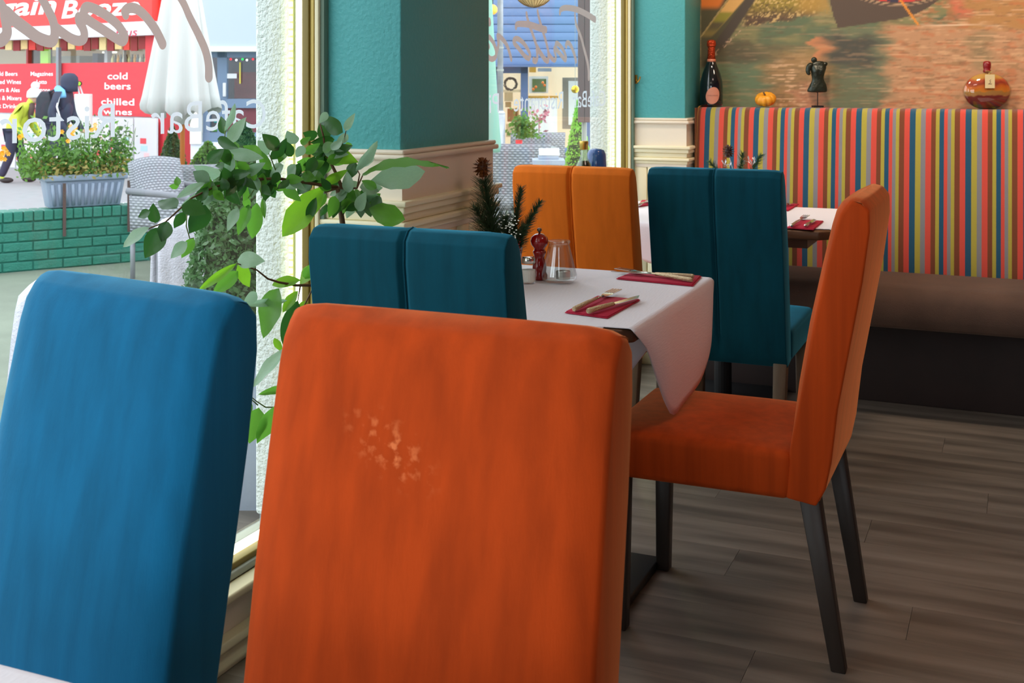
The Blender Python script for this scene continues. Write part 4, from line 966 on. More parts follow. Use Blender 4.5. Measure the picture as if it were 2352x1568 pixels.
leaves = [
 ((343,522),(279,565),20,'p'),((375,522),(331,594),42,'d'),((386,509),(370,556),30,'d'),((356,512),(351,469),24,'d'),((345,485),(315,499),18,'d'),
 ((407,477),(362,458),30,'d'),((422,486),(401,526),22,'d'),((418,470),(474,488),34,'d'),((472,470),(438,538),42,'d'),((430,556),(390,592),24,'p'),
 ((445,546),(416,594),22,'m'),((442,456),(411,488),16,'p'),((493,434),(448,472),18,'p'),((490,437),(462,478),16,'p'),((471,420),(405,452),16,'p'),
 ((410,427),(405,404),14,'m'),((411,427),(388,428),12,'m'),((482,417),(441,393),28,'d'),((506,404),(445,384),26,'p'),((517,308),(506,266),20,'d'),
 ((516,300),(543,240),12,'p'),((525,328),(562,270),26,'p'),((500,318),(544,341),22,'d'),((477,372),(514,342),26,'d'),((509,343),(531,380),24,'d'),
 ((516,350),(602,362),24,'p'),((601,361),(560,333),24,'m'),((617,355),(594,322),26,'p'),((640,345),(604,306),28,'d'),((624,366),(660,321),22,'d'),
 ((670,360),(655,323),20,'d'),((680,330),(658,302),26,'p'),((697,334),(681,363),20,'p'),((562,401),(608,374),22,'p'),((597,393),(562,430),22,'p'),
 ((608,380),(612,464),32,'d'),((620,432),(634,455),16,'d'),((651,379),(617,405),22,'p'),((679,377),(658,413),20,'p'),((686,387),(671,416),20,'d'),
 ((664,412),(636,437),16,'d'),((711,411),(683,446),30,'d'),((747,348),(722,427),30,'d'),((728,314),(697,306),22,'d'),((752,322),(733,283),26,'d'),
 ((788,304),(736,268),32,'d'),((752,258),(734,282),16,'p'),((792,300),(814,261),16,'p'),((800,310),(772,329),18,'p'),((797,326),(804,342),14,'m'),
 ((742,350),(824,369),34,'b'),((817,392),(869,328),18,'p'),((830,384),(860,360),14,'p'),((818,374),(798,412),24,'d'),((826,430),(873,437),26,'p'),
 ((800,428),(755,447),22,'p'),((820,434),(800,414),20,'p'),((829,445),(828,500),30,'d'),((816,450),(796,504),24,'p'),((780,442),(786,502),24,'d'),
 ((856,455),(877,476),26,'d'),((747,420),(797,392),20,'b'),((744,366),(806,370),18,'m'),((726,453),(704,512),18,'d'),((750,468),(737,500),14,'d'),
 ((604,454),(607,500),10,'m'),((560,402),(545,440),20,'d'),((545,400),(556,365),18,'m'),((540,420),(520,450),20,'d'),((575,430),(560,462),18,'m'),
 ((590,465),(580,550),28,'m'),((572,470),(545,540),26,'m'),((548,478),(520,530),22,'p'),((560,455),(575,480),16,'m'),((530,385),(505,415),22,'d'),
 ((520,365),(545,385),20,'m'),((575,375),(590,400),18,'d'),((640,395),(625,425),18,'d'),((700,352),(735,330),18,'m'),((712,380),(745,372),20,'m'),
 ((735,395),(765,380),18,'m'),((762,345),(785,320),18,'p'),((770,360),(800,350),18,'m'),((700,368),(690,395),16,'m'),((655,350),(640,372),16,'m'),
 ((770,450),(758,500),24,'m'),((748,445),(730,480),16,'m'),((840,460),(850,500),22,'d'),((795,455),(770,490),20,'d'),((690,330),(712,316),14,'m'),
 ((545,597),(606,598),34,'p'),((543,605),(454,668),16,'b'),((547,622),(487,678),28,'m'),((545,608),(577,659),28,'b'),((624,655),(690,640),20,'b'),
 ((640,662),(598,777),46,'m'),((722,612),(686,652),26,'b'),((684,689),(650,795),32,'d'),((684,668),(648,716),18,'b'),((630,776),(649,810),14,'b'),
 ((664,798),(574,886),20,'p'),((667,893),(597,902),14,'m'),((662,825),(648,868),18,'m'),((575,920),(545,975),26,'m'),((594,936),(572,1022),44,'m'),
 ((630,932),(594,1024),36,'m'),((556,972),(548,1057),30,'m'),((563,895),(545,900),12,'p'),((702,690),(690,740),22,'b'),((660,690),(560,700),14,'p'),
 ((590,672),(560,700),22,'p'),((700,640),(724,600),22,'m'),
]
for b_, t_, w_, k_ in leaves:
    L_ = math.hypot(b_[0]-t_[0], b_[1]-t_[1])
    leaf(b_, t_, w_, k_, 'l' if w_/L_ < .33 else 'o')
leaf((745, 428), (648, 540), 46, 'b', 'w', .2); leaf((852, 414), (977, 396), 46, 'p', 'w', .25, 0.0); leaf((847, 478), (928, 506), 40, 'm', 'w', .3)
# a long arching leaf of three bends
P0, P1, P2, P3 = at(834, 398, 2.68), at(880, 362, 2.62), at(950, 360, 2.58), at(1030, 383, 2.56)
m = MB(); vs = []; n = 14
for i in range(n+1):
    t = i/n; c = ((1-t)**3)*P0+3*t*(1-t)**2*P1+3*t*t*(1-t)*P2+t**3*P3; w = .014*math.sin(PI*min(1, t*1.05+.02))**.8*(1-.45*t)+.0008
    for s in (-1, 0, 1): vs.append(c-PL+Vector((.003*s, 0, s*w*.9-abs(s)*.004+.002*math.sin(t*25)*s)))
m.add(vs, [(i*3+j, i*3+j+1, (i+1)*3+j+1, (i+1)*3+j) for i in range(n) for j in range(2)]); m.build('leaf', L_mid, plant, smooth=True)
rn = random.Random(77)
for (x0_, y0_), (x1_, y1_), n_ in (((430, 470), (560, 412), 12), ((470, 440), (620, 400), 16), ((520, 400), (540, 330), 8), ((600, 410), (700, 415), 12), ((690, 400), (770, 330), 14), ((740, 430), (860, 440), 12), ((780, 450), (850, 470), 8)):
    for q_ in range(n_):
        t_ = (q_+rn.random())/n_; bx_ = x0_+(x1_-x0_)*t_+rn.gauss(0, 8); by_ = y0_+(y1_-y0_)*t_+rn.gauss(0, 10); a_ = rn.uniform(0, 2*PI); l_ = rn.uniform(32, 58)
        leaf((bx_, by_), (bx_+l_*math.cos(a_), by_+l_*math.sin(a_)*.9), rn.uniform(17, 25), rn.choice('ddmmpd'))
M_stem = mat('woody_stem', (104, 74, 44), .7, var=.4, vscale=30); M_gstem = mat('green_stem', (110, 130, 60), .6)
def stem(pts, r0, r1, mm=M_stem, name='stem'):
    P = [at(x, y, dep(x)) - PL for x, y in pts]; n = len(P)
    MB().tube(P, [r0+(r1-r0)*i/(n-1) for i in range(n)], 7).build(name, mm, plant, smooth=True)
trunk = [Vector((0, 0, .20)), Vector((.01, .0, .6)), Vector((-.01, .02, .9))]+[at(775, 430, 2.70)-PL]
MB().tube(trunk, [.012, .010, .008, .005], 8).build('stem', M_stem, plant, smooth=True)
MB().tube([Vector((.02, -.02, .20)), Vector((.03, -.03, .55)), at(722, 655, 2.66)-PL], [.009, .007, .004], 8).build('stem', M_stem, plant, smooth=True)
MB().tube([Vector((-.03, 0, .20)), Vector((-.03, -.02, .42)), at(668, 893, 2.62)-PL], [.007, .005, .0035], 8).build('stem', M_stem, plant, smooth=True)
stem([(775, 430), (720, 422), (640, 410), (560, 412), (490, 430), (440, 455), (380, 510), (343, 524)], .0042, .0012)
stem([(785, 430), (770, 395), (748, 350), (742, 310), (735, 285)], .0045, .0015); stem([(755, 360), (785, 335), (795, 300)], .003, .001)
stem([(745, 440), (775, 432), (820, 432), (835, 398)], .004, .0015); stem([(820, 432), (826, 400), (818, 385)], .002, .001)
stem([(560, 412), (530, 380), (515, 340), (517, 305), (516, 290)], .002, .0008, M_gstem); stem([(430, 470), (428, 520), (436, 548), (445, 546)], .0015, .0008, M_gstem)
stem([(640, 410), (625, 370), (617, 352)], .0016, .0008, M_gstem); stem([(600, 412), (600, 455)], .0014, .0008, M_gstem); stem([(600, 412), (570, 455)], .0014, .0008, M_gstem)
stem([(722, 655), (680, 655), (640, 648), (615, 640), (590, 620), (545, 605)], .0035, .0012); stem([(690, 655), (684, 690)], .002, .001)
stem([(668, 893), (640, 935), (610, 935), (590, 922), (563, 900)], .002, .001, M_gstem); stem([(592, 930), (575, 915)], .0015, .001, M_gstem); stem([(722, 655), (690, 720), (664, 798)], .002, .001)
MB().lathe([(0, 0), (.09, 0), (.095, .01), (.118, .24), (.122, .26), (.112, .26), (.106, .22), (0, .215)], 28).build('plant_pot', mat('dark_pot', (70, 66, 62), .5), plant, smooth=True)
MB().lathe([(0, .222), (.1055, .222)], 20).build('soil', mat('potting_soil', (50, 38, 28), .95, bump=1, bscale=80), plant)

# ================================================================ OUTSIDE
GT, GR = -.20, -.32
M_terr = mat('terrace_concrete', (120, 128, 112), .9, var=.6, vscale=3, bump=.4, dark=.65)
M_road = mat('asphalt', (146, 146, 148), .95, var=.4, vscale=6, bump=.4, bscale=120, dark=.8)
gr = struct('ground')
MB().box(-9.6, EXU, -9, 26, GT-.3, GT).build('terrace', M_terr, gr)
MB().box(-60, -9.6, -40, 60, GR-.3, GR).build('road', M_road, gr)
MB().box(-60, 30, 26, 60, GR-.3, GR).build('road', M_road, gr)
MB().box(-10.2, -9.6, -12, 26, GR, GT-.02).build('kerb', mat('kerb_stone', (196, 194, 190), .9, var=.4, vscale=10), gr)
R2 = Matrix.Rotation(YAW, 4, 'Z')
def lbox(o, w, t): pass
# green brick wall ---------------------------------------------------------
A_, B_ = on(-140, 640, GT), on(345, 598.5, GT)
an = math.atan2(B_.y-A_.y, B_.x-A_.x); Lw = (B_-A_).length
M_gbrick = mat('green_painted_brick', (44, 124, 106), .55, var=.5, vscale=14, bump=.5, bscale=60, dark=.7, objvar=.2)
bw = thing('brick_wall', (A_.x, A_.y, GT), 'low green painted brick wall along the terrace edge', 'wall', None, an)
MB().box(0, Lw, .012, .2, 0, .462).build('mortar', mat('green_mortar', (38, 108, 94), .8), bw)
bk1 = MB().box(0, .218, 0, .21, 0, .067).mesh('brick', M_gbrick); bk2 = MB().box(0, .068, -.006, .215, 0, .080).mesh('brick', M_gbrick)
def place(me, name, parent, loc, sc=None):
    o = bpy.data.objects.new(name, me); COL.objects.link(o); o.parent = parent; o.location = loc
    if sc: o.scale = sc
    m = o.modifiers.new('b', 'BEVEL'); m.width = .006; m.segments = 1
    return o
for r in range(5):
    x = -(r % 2)*.113
    while x < Lw-.02:
        place(bk1, 'brick', bw, (max(x, 0), rn.uniform(-.003, .003), .006+r*.0765)); x += .226
x = 0
while x < Lw-.05: place(bk2, 'brick', bw, (x, rn.uniform(-.003, .003), .39)); x += .0755
def grp(base, rz): return base
# planter trough on the wall
c0, c1 = at(95, 480, 9.50), at(282, 480, 9.85)
pa = math.atan2(c1.y-c0.y, c1.x-c0.x); PLn = (c1-c0).length
pz = GT+.474
pt = thing('planter_trough', ((c0.x+c1.x)/2, (c0.y+c1.y)/2, pz), 'blue grey ribbed plastic trough full of flowering plants on the green wall', 'planter', None, pa)
M_tr = mat('blue_grey_plastic', (142, 154, 176), .5)
h = PLn/2
m = MB(); m.prism([(-h*.86, 0), (h*.86, 0), (h*.97, .22), (-h*.97, .22)], -.11, .11, 'y'); m.v = [(x, y*(1 if z > .1 else .8), z) for x, y, z in m.v]
m.build('trough', M_tr, pt, bevel=.01)
MB().box(-h*1.02, h*1.02, -.135, .135, .215, .262).build('rim', M_tr, pt, bevel=.008)
for k in range(11):
    x = (-.8+1.6*k/10)*h; MB().tube([(x*.93, -.092, .02), (x*1.02, -.115, .19)], .014, 8).build('rib', M_tr, pt, smooth=True)
for x in (-.55*h, 1.03*h): MB().box(x-.012, x+.012, -.150, -.142, -.22, .2).build('bracket', mat('rusty_bracket', (88, 70, 66), .8), pt)
def clump(name, parent, fn, n, size, material, rnd, kind='stuff', quad=True):
    m = MB(); vs = []; fs = []
    for i in range(n):
        c = Vector(fn(rnd)); d = Vector((rnd.gauss(0, 1), rnd.gauss(0, 1), rnd.gauss(0, 1))).normalized(); e = d.orthogonal().normalized()
        e = Matrix.Rotation(rnd.random()*6.28, 3, d) @ e; g = d.cross(e); s = size*(.6+.8*rnd.random()); k = len(vs)
        vs += [c-e*s, c+g*s*.55, c+e*s, c-g*s*.55]; fs.append((k, k+1, k+2, k+3))
    m.v = vs; m.f = fs; me = bpy.data.meshes.new(name); me.from_pydata([tuple(v) for v in vs], [], fs); me.materials.append(material)
    o = bpy.data.objects.new(name, me); COL.objects.link(o); o.parent = parent
    if kind: o['kind'] = kind
    return o
M_fol = leafmat('garden_leaf', (94, 136, 58), .35, .6, .8); M_fol2 = leafmat('garden_leaf_dark', (66, 96, 52), .3, .6, .8); M_dry = leafmat('dry_leaf', (166, 148, 84), .3, .8, .6)
M_box = leafmat('boxwood_leaf', (84, 124, 74), .25, .4, .8); M_lime = leafmat('lime_conifer_leaf', (150, 214, 80), .4, .6, .4)
clump('foliage', pt, lambda r: (r.uniform(-1.5, 1.25)*h, r.gauss(0, .09), .24+abs(r.gauss(.13, .11))), 2300, .022, M_fol, random.Random(1))
clump('foliage', pt, lambda r: (r.uniform(-1.1, 1.05)*h, r.gauss(0, .09), .24+abs(r.gauss(.06, .05))), 1200, .018, M_dry, random.Random(2))
clump('foliage', pt, lambda r: (r.choice((-.9, -.3, .2, .75, .95))*h+r.gauss(0, .05), r.gauss(0, .07), .30+abs(r.gauss(.18, .09))), 700, .016, M_fol2, random.Random(5))
for k in range(26):
    r = random.Random(k+40); x = r.uniform(-1, 1.25)*h; MB().tube([(x*.8, 0, .24), (x, r.uniform(-.08, .05), .45), (x*1.06+.02, r.uniform(-.1, .05), r.uniform(.55, .70))], [.003, .002, .0015], 4).build('stalk', M_gstem, pt)
M_flow = mat('orange_petals', (250, 176, 30), .6)
for (px, py, n) in ((166, 298, 6), (212, 290, 3), (160, 310, 4), (40, 315, 4), (8, 350, 8), (5, 362, 6), (135, 305, 2)):
    for k in range(n):
        c = at(px+rn.gauss(0, 5), py+rn.gauss(0, 5), 9.35)
        loc = Matrix.Rotation(-pa, 4, 'Z') @ (c-Vector(((c0.x+c1.x)/2, (c0.y+c1.y)/2, pz)))
        m = MB()
        for j in range(6):
            a = j*PI/3; m.add([(0, 0, 0), (.016*math.cos(a-.4), -.003, .016*math.sin(a-.4)), (.019*math.cos(a), -.006, .019*math.sin(a)), (.016*math.cos(a+.4), -.003, .016*math.sin(a+.4))], [(0, 1, 2, 3)])
        o = m.build('flower', M_flow, pt, fix=False); o.location = loc
# wicker armchairs ----------------------------------------------------------
def wicker():
    m = mat('grey_wicker', (150, 152, 160), .7)
    nt = m.node_tree; N, L = nt.nodes, nt.links; b = N['Principled BSDF']
    uv = N.new('ShaderNodeUVMap'); w = []
    sp = N.new('ShaderNodeSeparateXYZ'); L.new(uv.outputs[0], sp.inputs[0])
    def mth(op, a, v, c=None):
        q = N.new('ShaderNodeMath'); q.operation = op
        for i, z in enumerate((a, v, c)):
            if z is None: continue
            if hasattr(z, 'links') or hasattr(z, 'is_linked'): L.new(z, q.inputs[i])
            else: q.inputs[i].default_value = z
        return q.outputs[0]
    sx = mth('SINE', mth('MULTIPLY', sp.outputs[0], PI), None); sy = mth('SINE', mth('MULTIPLY', sp.outputs[1], PI), None)
    pr_ = mth('MULTIPLY', sx, sy); ab = mth('ABSOLUTE', sy, None)
    hh = mth('MULTIPLY_ADD', pr_, .45, mth('MULTIPLY', ab, .6))
    mr = N.new('ShaderNodeMapRange'); mr.inputs[1].default_value = -.3; mr.inputs[2].default_value = .9; L.new(hh, mr.inputs[0])
    mx = N.new('ShaderNodeMix'); mx.data_type = 'RGBA'; mx.inputs[6].default_value = (*lin((88, 90, 98)), 1); mx.inputs[7].default_value = (*lin((178, 180, 188)), 1)
    L.new(mr.outputs[0], mx.inputs[0]); L.new(mx.outputs[2], b.inputs['Base Color'])
    bp = N.new('ShaderNodeBump'); bp.inputs['Distance'].default_value = .008; bp.inputs['Strength'].default_value = .9; L.new(hh, bp.inputs['Height']); L.new(bp.outputs[0], b.inputs['Normal'])
    return m
M_wick = wicker()
def grid_obj(name, G, material, parent, us, vs_, thick=.02):
    n, k = len(G), len(G[0]); me = bpy.data.meshes.new(name)
    me.from_pydata([tuple(p) for r in G for p in r], [], [(i*k+j, (i+1)*k+j, (i+1)*k+j+1, i*k+j+1) for i in range(n-1) for j in range(k-1)])
    ul = me.uv_layers.new(name='UVMap')
    for lp_ in me.loops:
        v = lp_.vertex_index; ul.data[lp_.index].uv = (us*(v//k)/(n-1), vs_*(v % k)/(k-1))
    me.materials.append(material); me.polygons.foreach_set('use_smooth', [True]*len(me.polygons))
    o = bpy.data.objects.new(name, me); COL.objects.link(o); o.parent = parent
    m = o.modifiers.new('s', 'SOLIDIFY'); m.thickness = thick; m.offset = 0
    return o
def wicker_chair(loc, rz, label, top=.90, squareback=False):
    t = thing('wicker_armchair', loc, label, 'chair', 'grey woven armchairs on the terrace', rz)
    W_, D_ = .29, .28
    G = []
    for i in range(13):     # back: faces +Y, slightly curved
        a = -1+2*i/12; col = []
        for j in range(9):
            z = .38+(top-.38)*j/8; col.append((a*W_*(1-.06*(j/8) if not squareback else 1), -D_-.10*(j/8)+.05*a*a, z+(.0 if squareback else -.03*a*a*(j/8))))
        G.append(col)
    grid_obj('backrest', G, M_wick, t, 26, 26, .03)
    for s in (-1, 1):
        G = [[(s*(W_+.01+.01*k_/3), -D_+2*D_*i/6, z) for k_, z in enumerate((.36, .45, .55, .63))] for i in range(7)]
        grid_obj('arm_panel', G, M_wick, t, 22, 12, .035)
        MB().tube([(s*(W_+.02), -D_-.03, .66), (s*(W_+.02), 0, .65), (s*(W_+.02), D_-.02, .63), (s*(W_+.02), D_+.01, .56)], .026, 8).build('armrest', M_wick, t, smooth=True)
        for y in (-D_, D_-.01): MB().tube([(s*W_, y, 0), (s*W_, y, .38)], .018, 8).build('leg', mat('grey_leg', (140, 142, 150), .6), t, smooth=True)
    G = [[(-W_+2*W_*i/6, -D_+2*D_*j/6, .41) for j in range(7)] for i in range(7)]
    grid_obj('seat', G, M_wick, t, 24, 24, .06)
    G = [[(-W_+2*W_*i/6, D_, z) for z in (.30, .36, .41)] for i in range(7)]
    grid_obj('apron', G, M_wick, t, 24, 5, .02)
    return t
f0 = on(305, 640, GT)+Vector((.377*CY-.141*SY, .377*SY+.141*CY, 0))
wicker_chair((f0.x, f0.y, GT), YAW-2.016, 'grey woven armchair turned side on next to the green wall and trough', .90)
p = at(446, 500, 10.35); wicker_chair((p.x, p.y, GT), YAW+math.radians(8), 'grey woven armchair facing away beneath the closed white parasol', .78, True)
# chairs draped with white blankets
M_blanket = mat('white_fleece', (206, 204, 214), .95, sheen=.3, bump=.5, bscale=120)
def draped(loc, rz, w, zt, label, depth=.10, base=.0):
    t = thing('draped_chair', loc, label, 'chair', 'terrace chairs under white blankets', rz)
    G = []
    n = 18
    for i in range(n+1):
        a = -1+2*i/n; col = []; ztop = zt-.05*abs(a)**4
        prof = [(-depth-.07, base), (-depth-.05, base+(zt-base)*.4), (-depth-.02, base+(zt-base)*.75), (-depth, ztop-.05), (-depth*.6, ztop-.008), (0, ztop), (depth*.6, ztop-.012), (depth, ztop-.06), (depth+.01, zt*.6), (depth+.02, zt*.45)]
        for j, (y, z) in enumerate(prof):
            ww = w*(1+.22*(1-(z-base)/(zt-base)))
            col.append((a*ww, y+.012*math.sin(a*11+z*3)*(1-(z-base)/(zt-base)), z))
        G.append(col)
    grid_obj('blanket', G, M_blanket, t, 1, 1, .012)
    for s in (-1, 1):
        for y in (-.02, .40): MB().tube([(s*w*.9, y, 0), (s*w*.9, y, .42)], .016, 6).build('leg', M_wick, t)
    MB().box(-w*.95, w*.95, -.04, .42, .38, .44).build('seat', M_wick, t)
    MB().box(-w*.9, w*.9, -.03, .03, .40, zt-.03).build('backrest', M_wick, t)
    return t
p = at(172, 640, 3.75); draped((p.x, p.y, GT), YAW, .155, .88, 'chair under a white blanket just outside, behind the bright blue chair', .06, .15)
p = at(412, 500, 5.3); draped((p.x, p.y, GT), YAW+.5, .105, .885, 'chair hung with a white blanket beside the clipped boxwood', .06, .10)
# boxwood in grey planter
p = at(578, 762, 3.78); t = thing('boxwood_planter', (p.x-.03, p.y, GT), 'clipped boxwood cone in a tall grey square planter outside the stucco pier', 'planter', None, YAW)
zt = 1.3-580*3.6/F-GT
MB().box(-.20, .20, -.20, .20, 0, zt).build('planter_box', mat('pale_grey_planter', (160, 170, 186), .5, bump=.1), t, bevel=.008)
MB().box(-.17, .17, -.17, .17, zt, zt+.006).build('soil', MATS['potting_soil'], t)
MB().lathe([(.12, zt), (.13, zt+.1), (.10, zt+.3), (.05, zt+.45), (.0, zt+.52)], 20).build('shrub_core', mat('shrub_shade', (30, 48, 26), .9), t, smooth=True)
def cone_fn(r0, z0, z1):
    def f(r):
        z = r.random()**1.2; th = r.random()*2*PI; rr = r0*(1-z**1.6*.95)*(1+r.gauss(0, .05)); return (rr*math.cos(th), rr*math.sin(th), z0+(z1-z0)*z)
    return f
clump('foliage', t, cone_fn(.18, zt+.01, zt+.62), 9000, .012, M_box, random.Random(3))
# second clipped shrub, lime conifer, further bushes
def shrub(name, px, py_base, d, r0, hgt, material, n, size, label, cat='shrub', pot=None, group=None):
    q = at(px, 400, d); t = thing(name, (q.x, q.y, GT), label, cat, group)
    z0 = .35
    MB().lathe([(0, 0), (r0*.6, 0), (r0*.8, z0), (r0*.7, z0), (0, z0-.03)], 18).build('pot', pot or mat('grey_pot', (120, 124, 128), .6), t, smooth=True)
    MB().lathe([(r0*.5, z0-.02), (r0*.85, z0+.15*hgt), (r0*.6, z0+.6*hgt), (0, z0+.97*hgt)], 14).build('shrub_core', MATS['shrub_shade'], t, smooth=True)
    clump('foliage', t, cone_fn(r0, z0, z0+hgt), n, size, material, random.Random(n))
    return t
shrub('boxwood_bush', 1345, 0, 7.2, .17, .70, M_box, 3500, .012, 'dark boxwood bush outside the far window beside the stucco')
shrub('lime_conifer', 1328, 0, 9.5, .14, .98, M_lime, 3500, .014, 'bright lime green conifer standing outside the far window')
shrub('conifer', 396, 0, 12.5, .17, .66, M_fol2, 2500, .018, 'dark conical conifer beside the parasol pole across the terrace')
shrub('leafy_bush', 478, 0, 12.0, .28, .52, M_fol, 2200, .022, 'loose green bush to the side of the parasol pole, before the grey shopfront')
shrub('leafy_bush', 560, 0, 11.0, .26, .62, M_fol, 1800, .022, 'pale green bush partly hidden by the stucco pier')
# red pot on a side table outside
q = at(567, 385, 7.5); t = thing('red_planter', (q.x, q.y, GT), 'red slatted tub glimpsed between the plant leaves', 'tub')
MB().tube([(0, 0, 0), (0, 0, .5)], .02, 8).build('stand', M_black, t)
MB().lathe([(0, .5), (.05, .5), (.075, .66), (.078, .665), (.065, .665), (0, .64)], 20).build('tub', mat('red_plastic', (226, 60, 60), .4), t, smooth=True)
# parasol --------------------------------------------------------------------
q = at(419, 300, 11.5); t = thing('closed_parasol', (q.x, q.y, GT), 'tall closed white parasol on an orange wooden pole', 'parasol')
def zof(py, d): return H-(py-HY)*d/F-GT
MB().tube([(0, 0, 0), (0, 0, 2.9)], .024, 10).build('pole', mat('orange_wood_pole', (190, 112, 52), .4), t, smooth=True)
MB().lathe([(0, 0), (.25, 0), (.25, .05), (.05, .07), (.04, .25), (0, .25)], 24).build('base', M_grey, t)
n = 72; rows = 14; G = []
for j in range(rows+1):
    s = j/rows; z = zof(248, 11.5)+(2.95-zof(248, 11.5))*(1-s); col = []
    rad = .055+.265*s**.85
    for i in range(n+1):
        th = 2*PI*i/n; r = rad*(1+.22*s*math.sin(th*9)+.08*s*math.sin(th*5+1)); col.append((r*math.cos(th), r*math.sin(th), z+.05*s*math.sin(th*9+1)*(s > .99)+.07*s*math.cos(th-2.2)*(s > .99)))
    G.append(col)
grid_obj('canopy', G, mat('white_canvas', (196, 196, 194), .9), t, 1, 1, .004)
MB().lathe([(.07, zof(285, 11.5)), (.10, zof(262, 11.5)), (.16, zof(248, 11.5)), (.10, zof(225, 11.5))], 20).build('folded_underside', MATS['white_canvas'], t, smooth=True)
# lamp post and traffic pole
q = at(1149, 300, 11.7); t = thing('lamp_post', (q.x, q.y, GR), 'grey galvanised lamp post seen beside the dark pillar edge', 'lamp post')
M_galv = mat('galvanised', (186, 190, 198), .45, metal=.3, var=.5, vscale=10)
zz_ = zof(262, 11.7)+GT-GR
MB().tube([(0, 0, 0), (0, 0, zz_)], .049, 16).build('base_sleeve', M_galv, t, smooth=True)
MB().tube([(0, 0, zz_), (0, 0, 5)], .029, 16).build('shaft', M_galv, t, smooth=True)
MB().lathe([(.046, zz_-.002), (.05, zz_+.01), (.029, zz_+.035)], 16).build('collar', M_galv, t, smooth=True)
for zq in (1.7, 1.92): MB().lathe([(.030, zq), (.034, zq), (.034, zq+.02), (.030, zq+.02)], 16).build('clamp', M_grey, t)
# closed green parasol behind the pillar
q = at(1118, 300, 9.0); t = thing('closed_parasol', (q.x, q.y, GT), 'closed sage green parasol edge beside the lamp post', 'parasol')
MB().lathe([(.10, .95), (.11, 1.0), (.085, 1.3), (.03, 2.3), (0, 2.35)], 20).build('canopy', mat('green_canvas', (128, 172, 156), .9), t, smooth=True)
MB().tube([(0, 0, 0), (0, 0, 2.4)], .02, 10).build('pole', M_grey, t)
# brown board, gold bauble, reflected lantern modelled as an object, beyond the far window
q = at(1343, 200, 6.9); t = thing('brown_notice_board', (q.x, q.y, GT), 'narrow dark brown upright board outside the far window by the stucco', 'board', None, YAW)
zb = zof(281, 6.9); MB().box(-.038, -.001, 0, .03, zb, 2.7).build('panel', mat('brown_board', (104, 80, 80), .6), t); MB().box(.001, .038, 0, .03, zb, 2.7).build('panel', mat('brown_board', (104, 80, 80), .6), t)
MB().tube([(0, .045, 0), (0, .045, 2.7)], .015, 8).build('post', M_grey, t)
q = at(1321, 205, 6.2); t = thing('gold_bauble', q, 'small gold bauble hanging outside the far window', 'bauble'); MB().ball((0, 0, 0), .021, 14, 10).build('ball', mat('gold_ball', (240, 190, 60), .15, metal=.9), t, smooth=True)
MB().tube([(0, 0, .02), (0, 0, 1.2)], .0012, 4).build('thread', M_grey, t)
q = at(1226, -30, 7.4); t = thing('lantern_reflection', q, 'reflection of a round woven rattan lantern in the far window, built as an object', 'lantern')
m = MB(); m.ball((0, 0, 0), .128, 24, 12, (1, 1, .98)); m.build('shade', mat('rattan_shade', (206, 174, 120), .7, var=.7, vscale=25, stretch=(1, 1, .2), emit=.15), t, smooth=True)
for k in range(14):
    a = k*PI/14; MB().tube([(.13*math.sin(b_)*math.cos(a), .13*math.sin(b_)*math.sin(a), .127*math.cos(b_)) for b_ in [i*2*PI/24 for i in range(25)]], .0018, 4, False).build('rib', mat('rattan_rib', (120, 90, 50), .7), t)
MB().tube([(0, 0, .12), (0, 0, 1.4)], .004, 5).build('cord', M_black, t)
q = at(1131, 22, 12.5); t = thing('orange_lamp', q, 'small orange globe light seen past the dark pillar edge', 'lamp'); MB().ball((0, 0, 0), .055, 12, 8).build('globe', mat('amber_glow', (250, 176, 70), .4, emit=.6), t, smooth=True)
MB().tube([(0, 0, .05), (0, 0, 1.)], .008, 6).build('bracket', M_black, t)
# wicker chairs, white box, red pot plant outside the far window
p = at(1196, 332, 10.6); wicker_chair((p.x, p.y, GT), YAW+math.radians(-6), 'grey woven armchair back nearest the far window, above the amber chair', zof(331, 10.6)+.02, True)
p = at(1222, 305, 12.9); wicker_chair((p.x, p.y, GT), YAW+math.radians(10), 'grey woven armchair behind the red potted plant outside the far window', zof(306, 12.9)+.02, True)
tp = at(1215, 340, 11.9); t = thing('terrace_table', (tp.x, tp.y, GT), 'small terrace table between the two woven armchairs', 'table'); zt = zof(338, 11.9)
MB().lathe([(0, zt-.03), (.28, zt-.03), (.28, zt), (0, zt)], 28).build('tabletop', M_grey, t); MB().tube([(0, 0, 0), (0, 0, zt-.03)], .03, 8).build('pedestal', M_black, t); MB().lathe([(0, 0), (.2, 0), (.2, .02), (0, .03)], 20).build('base', M_black, t)
qp = at(1192, 330, 11.75); t = thing('potted_plant', (qp.x, qp.y, zt+GT), 'leafy plant in a small red pot on the terrace table', 'plant')
MB().lathe([(0, 0), (.028, 0), (.036, .08), (.033, .08), (0, .07)], 16).build('pot', mat('red_pot', (236, 40, 60), .5), t, smooth=True)
clump('foliage', t, lambda r: (.065+r.gauss(0, .07), r.gauss(0, .06), .10+abs(r.gauss(.08, .08))), 420, .022, M_fol, random.Random(9)); clump('foliage', t, lambda r: (.02+r.gauss(0, .03), r.gauss(0, .03), .17+abs(r.gauss(.08, .04))), 160, .024, M_fol, random.Random(19))
q = at(1263, 356, 8.2); t = thing('white_table', (q.x, q.y, GT), 'small white terrace table outside, past the amber chair top', 'table', None, YAW); zt = zof(366, 8.2)
MB().box(-.12, .10, -.1, .15, zt-.03, zt).build('tabletop', MATS['pale_grey_planter'], t); MB().tube([(0, 0, 0), (0, 0, zt-.03)], .025, 8).build('pedestal', M_grey, t); MB().box(-.12, .12, -.12, .12, 0, .02).build('base', M_grey, t)
t = thing('white_box', (q.x, q.y, GT+zt), 'white box with a sloping lid on the small terrace table', 'box', None, YAW)
